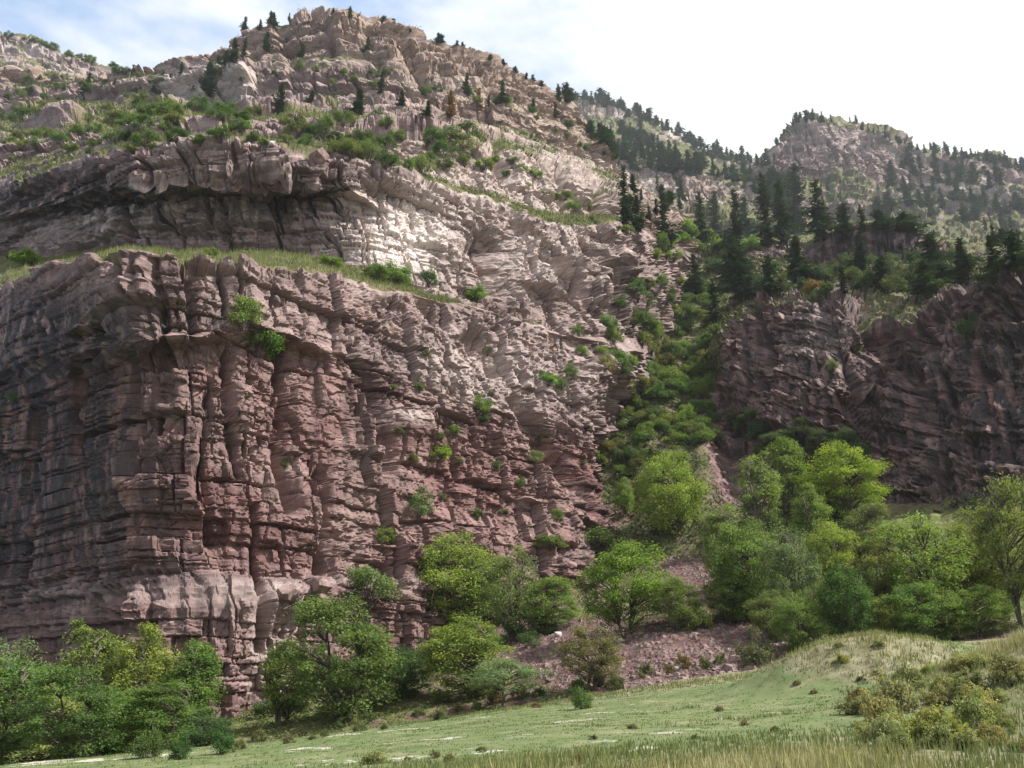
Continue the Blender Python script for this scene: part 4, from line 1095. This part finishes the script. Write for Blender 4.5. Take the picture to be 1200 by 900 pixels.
for u, vb, h in [(168,108,22),(178,105,18),(187,104,24),(196,102,18),(160,106,14),(148,100,12),(135,96,10),(100,112,26)]:
    fir_px(u, vb, h, 'small conifer in the saddle beside the slabby ridge', 'conifers in the saddle')
fir_px(526, 135, 30, 'rust brown dead conifer on the slope below the summit cliff', None, (0.20, 0.125, 0.07), k=3)
fir_px(560, 128, 28, 'pale brown half dead conifer near the rust brown dead one', None, (0.19, 0.13, 0.065), k=4)
for i, (u, vb, h, w, l) in enumerate([
    (733, 268, 74, 24, 'ragged fir at the corner where pale cliff meets gully'),
    (748, 272, 44, 20, 'shorter fir beside the ragged fir at the pale cliff corner'),
    (780, 302, 86, 30, 'tall dark fir standing alone at the head of the gully'),
    (822, 282, 62, 24, 'pointed fir, lowest tip of the trio above the gully'),
    (840, 283, 58, 22, 'middle pointed fir of the trio above the gully'),
    (862, 288, 70, 26, 'dense dark fir, fullest of the trio above the gully'),
    (876, 276, 46, 22, 'small fir tucked behind the dense dark fir'),
    (898, 290, 88, 40, 'tall fir with a leaning ragged crown on the wooded hill'),
    (918, 288, 78, 34, 'fir in the close stand on the wooded hill, greyish top'),
    (938, 286, 96, 44, 'broadest dark fir of the stand on the wooded hill'),
    (962, 284, 74, 40, 'drooping dark fir next to the broadest fir'),
    (992, 282, 46, 26, 'shorter fir at the thin end of the stand'),
    (1010, 270, 34, 18, 'slim fir above the dark rock ledge of the wooded hill'),
    (840, 380, 52, 26, 'narrow dark fir beside the top of the shaded cliff'),
    (872, 352, 66, 58, 'wide dark pine above the shaded cliff'),
    (1100, 330, 60, 44, 'bulky dark conifer on the ledge above the shaded cliff'),
    (1085, 345, 40, 40, 'rounded dark conifer under the bulky one'),
    (990, 345, 40, 20, 'thin dark conifer over the cliff gap'),
    (1060, 275, 24, 34, 'low dark pine on the brow of the wooded hill'),
    (1130, 335, 54, 34, 'ragged conifer near the rusty shrub on the shaded cliff'),
    (1165, 318, 44, 26, 'narrow conifer on the far shoulder of the wooded hill'),
    (1190, 322, 50, 38, 'broad conifer on the far shoulder of the wooded hill'),
    (905, 345, 46, 30, 'dark conifer at the edge of the shaded cliff beside the rust shrub'),
    (1035, 340, 40, 28, 'short dark conifer over the recess of the shaded cliff'),
    (1010, 318, 44, 24, 'dark conifer midway up the wooded hill'),
    (935, 325, 50, 30, 'dark conifer midway up the hill, below the broadest fir'),
    (860, 330, 56, 34, 'full dark conifer beside the wide dark pine'),
    (815, 345, 50, 28, 'dark conifer at the brushy head of the gully'),
    (1030, 270, 24, 30, 'bushy pine on the brow beside the low dark pine'),
]):
    fir_px(u, vb, h, l, None, (0.036, 0.06, 0.034), w, pine=(w > h * .65))

def forest(poly, n, hr, label, group, seed, col, mind=6, pine=.35, joined=False):
    r = random.Random(seed); pts = []; tries = 0
    us = [p[0] for p in poly]; vs = [p[1] for p in poly]
    while len(pts) < n and tries < n * 50:
        tries += 1
        u, v = r.uniform(min(us), max(us)), r.uniform(min(vs), max(vs)); ins = False
        for (x0, y0), (x1, y1) in zip(poly, poly[1:] + poly[:1]):
            if (y0 > v) != (y1 > v) and u < (x1 - x0) * (v - y0) / (y1 - y0 + 1e-9) + x0: ins = not ins
        if not ins or any((u - a) ** 2 + ((v - b) * 1.3) ** 2 < mind ** 2 for a, b in pts): continue
        pts.append((u, v))
    for u, v in pts:
        h = r.uniform(*hr); pn = r.random() < pine; q = (h - hr[0]) / (hr[1] - hr[0])
        fir_px(u, v, h, ('short ' if q < .33 else ('tall ' if q > .67 else 'middling ')) + ('round topped ' if pn else 'spiry ') + label, group, col, pine=pn, joined=joined)
forest([(665,118),(720,128),(790,156),(830,184),(900,200),(900,192),(830,176),(790,148),(720,118),(665,111)], 64, (9, 18), 'far conifer on the crest of the forested ridge', 'conifers on the ridge crest', 21, FIR, 5, joined=True)
forest([(690,150),(760,165),(800,190),(860,205),(900,215),(900,240),(870,215),(800,205),(740,200),(700,190)], 74, (13, 24), 'far conifer on the slope of the forested ridge', 'conifers on the forested ridge', 22, FIR, 6)
forest([(740,225),(800,215),(800,250),(740,262)], 12, (18, 32), 'conifer on the low ledges of the forested ridge', 'conifers on the low ledges', 23, FIR, 12)
forest([(905,195),(918,160),(935,146),(990,143),(1010,152),(1060,174),(1120,184),(1200,202),(1200,195),(1120,178),(1060,168),(1000,144),(935,140),(915,160)], 60, (8, 16), 'far conifer on the crest of the rocky peak', 'conifers on the peak crest', 24, (0.045, 0.07, 0.04), 5, joined=True)
forest([(1050,190),(1110,195),(1200,215),(1200,300),(1120,270),(1060,270),(1010,262),(1040,230)], 64, (13, 27), 'far conifer on the side of the rocky peak', 'conifers on the peak side', 25, (0.045, 0.07, 0.04), 8)
forest([(905,215),(930,230),(940,250),(905,255),(890,225)], 14, (18, 34), 'dark conifer in the notch between the ridge and the peak', 'conifers in the notch', 26, FIR, 7)

acc = Acc()
for me, P, sx, sz in FAR:
    co = np.empty(len(me.vertices) * 3, np.float32); me.vertices.foreach_get('co', co); co = co.reshape(-1, 4, 3)
    q = co[rng.random(len(co)) < .34]; c = q.mean(1, keepdims=True); q = c + (q - c) * 1.6
    a = rng.uniform(0, 6.283); x, y = q[..., 0].copy(), q[..., 1].copy()
    q = np.stack([(x * math.cos(a) - y * math.sin(a)) * sx, (x * math.sin(a) + y * math.cos(a)) * sx, q[..., 2] * sz], -1) + P
    acc.add(q.reshape(-1, 3), np.arange(len(q) * 4).reshape(-1, 4), np.repeat(np.clip(rng.normal(.45, .2, len(q)), 0, 1), 4))
o = obj('distant_forest', acc.mesh('distant_forest'), M_NEEDLE, kind='stuff', label='far conifers lining the crests of the ridge and the peak', category='forest')
o.color = (0.042, 0.068, 0.038, 1)
# bare dead trunks
M_SNAG = plain_material('weathered_dead_wood', (0.20, 0.18, 0.16), (0.40, 0.37, 0.34), 4, .9, .02, (1, 1, .3))
for u, v, h in ((150, 98, 14), (262, 97, 18), (627, 92, 12), (905, 196, 14), (1080, 195, 16), (288, 108, 16)):
    P, dep = at(u, v)
    H = h * dep / F * 1.1
    acc = Acc(); V, Fc = tube([(0, 0, -.5), (.01 * H, 0, .5 * H), (.03 * H, .01 * H, H)], [.022 * H, .015 * H, .004 * H], 6); acc.add(V, Fc)
    for q in range(9):
        z = H * random.uniform(.35, .95); an = random.uniform(0, 6.28); L = .12 * H * random.uniform(.5, 1.2)
        V, Fc = tube([(.02 * H * z / H, 0, z), (math.cos(an) * L, math.sin(an) * L, z + .03 * H)], [.006 * H, .002 * H], 4); acc.add(V, Fc)
    o = obj('dead_tree', acc.mesh('dead_tree', True), M_SNAG, label='bare grey dead tree trunk standing among the high conifers', category='dead tree', group='dead trees on the heights')
    o.location = tuple(P)

# ------------------------------------------------------------------ boulders and scree
def rock_mesh(seed, n=24, flat=.75):
    r = np.random.default_rng(seed)
    bm = bmesh.new()
    for i in range(n):
        q = r.normal(size=3); q /= np.linalg.norm(q)
        q = np.clip(q * 1.25, -.85, .85) * r.uniform(.8, 1.0)
        bm.verts.new((q[0] * .5, q[1] * .45, q[2] * .5 * flat))
    res = bmesh.ops.convex_hull(bm, input=bm.verts)
    for v in [v for v in bm.verts if not v.link_faces]: bm.verts.remove(v)
    me = bpy.data.meshes.new('boulder'); bm.to_mesh(me); bm.free()
    return me
def with_mat(me, m):
    q = me.copy(); q.materials.append(m); return q
RK = [rock_mesh(s) for s in range(6)]
RKr = [with_mat(m, M_BOULDER) for m in RK]; RKp = [with_mat(m, M_PALEST) for m in RK]
def boulder(u, v, w, label, pale=False, k=0, group=None, sq=1.0):
    P, dep = at(u, v)
    if P is None: return
    o = bpy.data.objects.new('boulder', (RKp if pale else RKr)[k % 6]); C.objects.link(o)
    s = w * dep / F * 1.1
    o.location = tuple(P + np.array([0, 0, .16 * s])); o.scale = (s, s, s * sq)
    o.rotation_euler = (random.uniform(-.2, .2), random.uniform(-.2, .2), random.uniform(0, 6))
    o['label'] = label; o['category'] = 'boulder'
    if group: o['group'] = group
for a in [(653, 746, 11, 'white boulder on the grassy talus by the small green tree', True, 0), (375, 186, 24, 'big rounded boulder on the rim of the upper cliff', False, 1, None, 1.2),
          (957, 596, 20, 'flat grey slab below the broad yellow green tree', True, 2, None, .5), (320, 168, 10, 'pale block on the rim near the big rounded boulder', True, 3),
          (178, 300, 14, 'dark red rock lying on the grassy ledge', False, 4, None, .6), (198, 300, 12, 'small dark red rock next to the one on the grassy ledge', False, 5, None, .6),
          (793, 783, 7, 'pale stone on the bare red talus', True, 4), (725, 752, 9, 'grey stone under the round bright green tree', True, 5), (190, 384, 10, 'white slab under the overhang of the banded cliff', True, 2, None, .4),
          (376, 690, 24, 'large rounded boulder on the shelf above the rich green tree', False, 3, None, 1.0), (335, 700, 22, 'rounded boulder on the pale cliff base shelf', False, 1, None, 1.1)]:
    boulder(*a)
r = random.Random(5)
for i, (u, v, w) in enumerate([(612, 690, 16), (640, 676, 20), (590, 672, 14), (668, 664, 18), (700, 700, 12), (625, 655, 13), (655, 640, 15), (760, 700, 11), (770, 790, 10), (835, 772, 9), (645, 800, 10), (600, 790, 8), (720, 640, 12), (745, 625, 10)]):
    boulder(u, v, w, ('big' if w > 14 else ('fair sized' if w > 10 else 'smallish')) + ' angular fallen block on the broken ground under the slabby wall', False, i, 'fallen blocks below the wall', .8)
for poly, n, wr, lab, grp in [(((820,470),(845,520),(880,600),(865,650),(845,600),(830,520)), 22, (4, 9), 'reddish stone in the scree chute of the gully', 'stones in the scree chute'),
                              (((740,770),(880,755),(900,780),(760,805)), 30, (3, 7), 'reddish stone on the bare talus at the meadow edge', 'stones on the bare talus'),
                              (((650,610),(770,640),(800,690),(690,660)), 16, (4, 8), 'reddish stone on the talus at the cliff foot', 'stones at the cliff foot')]:
    us = [p[0] for p in poly]; vs = [p[1] for p in poly]; c = 0; tr = 0
    while c < n and tr < 3000:
        tr += 1
        u, v = r.uniform(min(us), max(us)), r.uniform(min(vs), max(vs)); ins = False
        for (x0, y0), (x1, y1) in zip(poly, poly[1:] + poly[:1]):
            if (y0 > v) != (y1 > v) and u < (x1 - x0) * (v - y0) / (y1 - y0 + 1e-9) + x0: ins = not ins
        if ins: boulder(u, v, r.uniform(*wr), lab, False, c, grp, .7); c += 1
# loose small scree too many to count
base = np.array([[-.5,-.4,-.3],[.5,-.45,-.3],[.4,.5,-.3],[-.45,.45,-.3],[-.3,-.3,.3],[.35,-.25,.25],[.25,.35,.35],[-.3,.3,.2]])
bf = np.array([[0,3,2,1],[4,5,6,7],[0,1,5,4],[1,2,6,5],[2,3,7,6],[3,0,4,7]])
pick = np.concatenate([T.P[tsoil < .42], Hs.P[(hsoil < .35) & (Hs.KK < 1.0) & (cliffmask < .5)]])
sel = pick[rng.integers(0, len(pick), 9000)]
ss = np.exp(rng.normal(math.log(.17), .5, len(sel)))
an = rng.uniform(0, 6.28, len(sel))
bx = base[None] * ss[:, None, None] * rng.uniform(.6, 1.4, (len(sel), 8, 3))
ca, sa = np.cos(an)[:, None], np.sin(an)[:, None]
bx = np.stack([bx[..., 0] * ca - bx[..., 1] * sa, bx[..., 0] * sa + bx[..., 1] * ca, bx[..., 2]], -1) + sel[:, None]
obj('scree', mesh_from('scree', bx.reshape(-1, 3), (bf[None] + (np.arange(len(sel)) * 8)[:, None, None]).reshape(-1, 4)), M_BOULDER, kind='stuff', label='loose reddish scree stones on the talus slope', category='scree')

# ------------------------------------------------------------------ grass
def tufts(name, P, hgt, wid, blades, tint, mat, label, lean=.45):
    n = len(P) * blades
    B = np.repeat(P, blades, 0) + np.concatenate([rng.normal(0, 1, (n, 2)) * np.repeat(wid, blades)[:, None] * 2.2, np.zeros((n, 1))], 1)
    hh_ = np.repeat(hgt, blades) * rng.uniform(.5, 1.25, n); a = rng.uniform(0, 6.283, n)
    dirx, diry = np.cos(a), np.sin(a); w = np.repeat(wid, blades) * rng.uniform(.6, 1.3, n)
    l = rng.uniform(0, lean, n) * hh_; a2 = rng.uniform(0, 6.283, n)
    V = np.stack([B + np.stack([dirx * w * .5, diry * w * .5, -.05 * hh_], -1), B - np.stack([dirx * w * .5, diry * w * .5, .05 * hh_], -1),
                  B + np.stack([np.cos(a2) * l, np.sin(a2) * l, hh_], -1)], 1).reshape(-1, 3)
    t = np.repeat(np.clip(np.repeat(tint, blades) + rng.normal(0, .12, n), 0, 1), 3)
    return obj(name, mesh_from(name, V, np.arange(n * 3).reshape(-1, 3), {'tint': t}), mat, kind='stuff', label=label, category='grass')

# short and tall meadow grass in front of the trees
n = 60000
gx_ = rng.uniform(-1, 1, n); gy = 9 + 50 * rng.uniform(0, 1, n) ** .75
gx_ = gx_ * (gy * .60 + 1)
gz = meadow_z(gx_, gy)
mnd = np.exp(-(((gx_ - 14.8) / 3.9) ** 2 + ((gy - 44.5) / 4.8) ** 2) ** 2); bnk = np.clip(1.6 * np.exp(-((gx_ - 19) / 5.5) ** 2 - ((gy - 30) / 9) ** 2), 0, 1)
tall = np.clip(sstep(28, 17, gy) + .9 * mnd + bnk + .5 * sstep(53, 57, gy), 0, 1)
patch = fbm(np.stack([gx_, gy, gz * 0], -1), 4, 3, 970)
clump = sstep(.25, .6, fbm(np.stack([gx_, gy, gz * 0], -1), 1.3, 3, 975)) * sstep(-.2, .3, patch)
tall = np.clip(tall * (0.75 + .5 * patch) + .35 * clump, 0, 1)
keep = rng.uniform(0, 1, n) < np.clip(.30 + .70 * tall, 0, 1)
gp = np.stack([gx_, gy, gz], -1)[keep]; tl = tall[keep]
tufts('meadow_grass', gp, .035 + .34 * tl, .016 + .012 * tl + .0006 * gp[:, 1], 4, .12 + .5 * tl + .25 * patch[keep] + .12 * mnd[keep], M_GRASS, 'short green and taller dry grass of the meadow')

# grass on the cliff benches
bm_ = ((M.KK > 5.0) & (M.KK < 6.02) & (M_soil > .45)) | ((M.KK > 9) & (M.KK < 12) & (M_soil > .62))
cand = M.P[bm_]
sel = cand[rng.integers(0, len(cand), 16000)]
dist = sel[:, 1]
tufts('ledge_grass', sel, np.where(dist < 130, .55, .8), np.where(dist < 130, .07, .13), 4, np.clip(.35 + .3 * fbm(sel, 5, 3, 980), 0, 1), M_LEDGEGRASS, 'grass and low herbs on the ledges of the cliff')

# low brush that covers the soil of the gully, the hill, the talus and the upper slope
def brush(name, P, n, per, spread, size, tint, mat, label):
    c = P[rng.integers(0, len(P), n)]
    ct = np.clip(tint + .25 * rng.normal(size=n), 0, 1)
    sc_ = np.repeat(c[:, 1] / 110.0, per)[:, None] ** .6
    dv = rng.normal(size=(n * per, 3)); dv[:, 2] = np.abs(dv[:, 2]) * .8
    pos = np.repeat(c, per, 0) + dv * spread * sc_ * .5
    acc = Acc(); leaves(acc, pos, dv * .4 + np.array([0, 0, .8]) + rng.normal(size=dv.shape) * .5, size * sc_[:, 0], np.clip(np.repeat(ct, per) + .12 * rng.normal(size=n * per), 0, 1), rng)
    o = obj(name, acc.mesh(name), mat, kind='stuff', label=label, category='brush'); return o
M_BRUSH = blade_material('low_brush_leaves', [(0.0, (0.04, 0.065, 0.026)), (0.4, (0.085, 0.12, 0.04)), (0.7, (0.13, 0.155, 0.055)), (1.0, (0.19, 0.15, 0.07))], .25)
brush('gully_brush', Hs.P[(hsoil > .45) & (Hs.UU > 640) & (Hs.UU < 1230)], 6000, 14, .9, .34, .25, M_BRUSH, 'low brush covering the gully and the wooded hill')
brush('slope_brush', M.P[(M.KK > 9) & (M.KK < 15) & (M_soil > .45)], 3000, 10, .8, .30, .45, M_BRUSH, 'low brush on the slope and benches of the mountain')
brush('talus_brush', T.P[(tsoil > .5) & (T.UU > -12) & (T.UU < 1230)], 3600, 12, .55, .22, .55, M_BRUSH, 'low brush and herbs on the talus under the trees')

# weeds and rabbitbrush on the near bank
for u, v, w, h, c, l in [(1098, 872, 84, 52, (0.24, 0.25, 0.085), 'pale yellow flowering bush with grey stems in the near grass'),
                         (1050, 858, 60, 30, (0.20, 0.22, 0.09), 'low pale weed clump beside the yellow flowering bush'),
                         (1140, 818, 60, 36, (0.18, 0.19, 0.08), 'dull green weed clump on the bank'),
                         (1005, 835, 60, 22, (0.15, 0.17, 0.08), 'grey green weeds below the grassy mound'),
                         (1185, 800, 60, 40, (0.19, 0.18, 0.09), 'straw coloured weed clump on top of the bank'),
                         (985, 778, 26, 14, (0.26, 0.28, 0.05), 'small yellow flowered weed on the grassy mound'),
                         (968, 784, 22, 12, (0.12, 0.09, 0.05), 'brown dried weed on the grassy mound'),
                         (998, 822, 16, 18, (0.20, 0.11, 0.05), 'rust coloured dried weed in front of the mound'),
                         (1090, 788, 30, 12, (0.22, 0.23, 0.06), 'yellowish weed at the shoulder of the mound'),
                         (1165, 850, 50, 30, (0.16, 0.17, 0.07), 'dusty weed clump behind the yellow flowering bush'),
                         (440, 895, 40, 18, (0.20, 0.20, 0.10), 'dry weed clump by the pale bare ground'),
                         (680, 893, 18, 16, (0.17, 0.15, 0.07), 'single dry weed in the mown turf')]:
    shrub_px(u, v, w, h, c, l, None, SHW, 'weed_clump')

scatter([(1000,870),(1060,810),(1120,790),(1200,765),(1200,880),(1100,890)], 30, (26, 70), (.45, .85), [(0.24, 0.245, 0.12), (0.19, 0.20, 0.095), (0.27, 0.27, 0.14), (0.22, 0.23, 0.11)], 'weed clump on the rough bank beside the grassy mound', 'weeds on the near bank', 41, SHW, 14, name='weed_clump')
scatter([(900,800),(960,755),(1040,755),(1100,785),(1060,815),(920,815)], 12, (10, 24), (.35, .6), [(0.17, 0.16, 0.085), (0.13, 0.12, 0.065), (0.19, 0.19, 0.09)], 'weed clump growing on the grassy mound', 'weeds on the mound', 42, SHW, 16, name='weed_clump')
scatter([(420,890),(640,868),(860,830),(960,850),(760,880),(560,897)], 12, (8, 18), (.4, .7), [(0.15, 0.16, 0.07), (0.12, 0.15, 0.06), (0.19, 0.17, 0.09)], 'small weed clump in the short turf', 'weeds in the turf', 43, SHW, 22, name='weed_clump')

# ------------------------------------------------------------------ haze in the valley air
t = NT('valley_haze')
pv = t.node('ShaderNodeVolumePrincipled')
pv.inputs['Color'].default_value = (0.86, 0.92, 1.0, 1)
pv.inputs['Density'].default_value = 0.00009
pv.inputs['Anisotropy'].default_value = 0.35
t.l.new(pv.outputs[0], t.out.inputs['Volume'])
top_z = float(max(S.P[..., 2].max() for S in (M, Hs, SL, SN, SP))) + 40
x0, x1, y0, y1, z0, z1 = -700, 1000, -140, 1200, -40, top_z
V = np.array([[x0,y0,z0],[x1,y0,z0],[x1,y1,z0],[x0,y1,z0],[x0,y0,z1],[x1,y0,z1],[x1,y1,z1],[x0,y1,z1]])
obj('haze', mesh_from('haze', V, np.array([[0,3,2,1],[4,5,6,7],[0,1,5,4],[1,2,6,5],[2,3,7,6],[3,0,4,7]])), t.m, kind='stuff', label='thin bluish valley haze over the far ridges', category='haze')
print('OBJ', len(bpy.data.objects), 'TRIS', sum(len(m.loops) - 2 * len(m.polygons) for m in bpy.data.meshes))
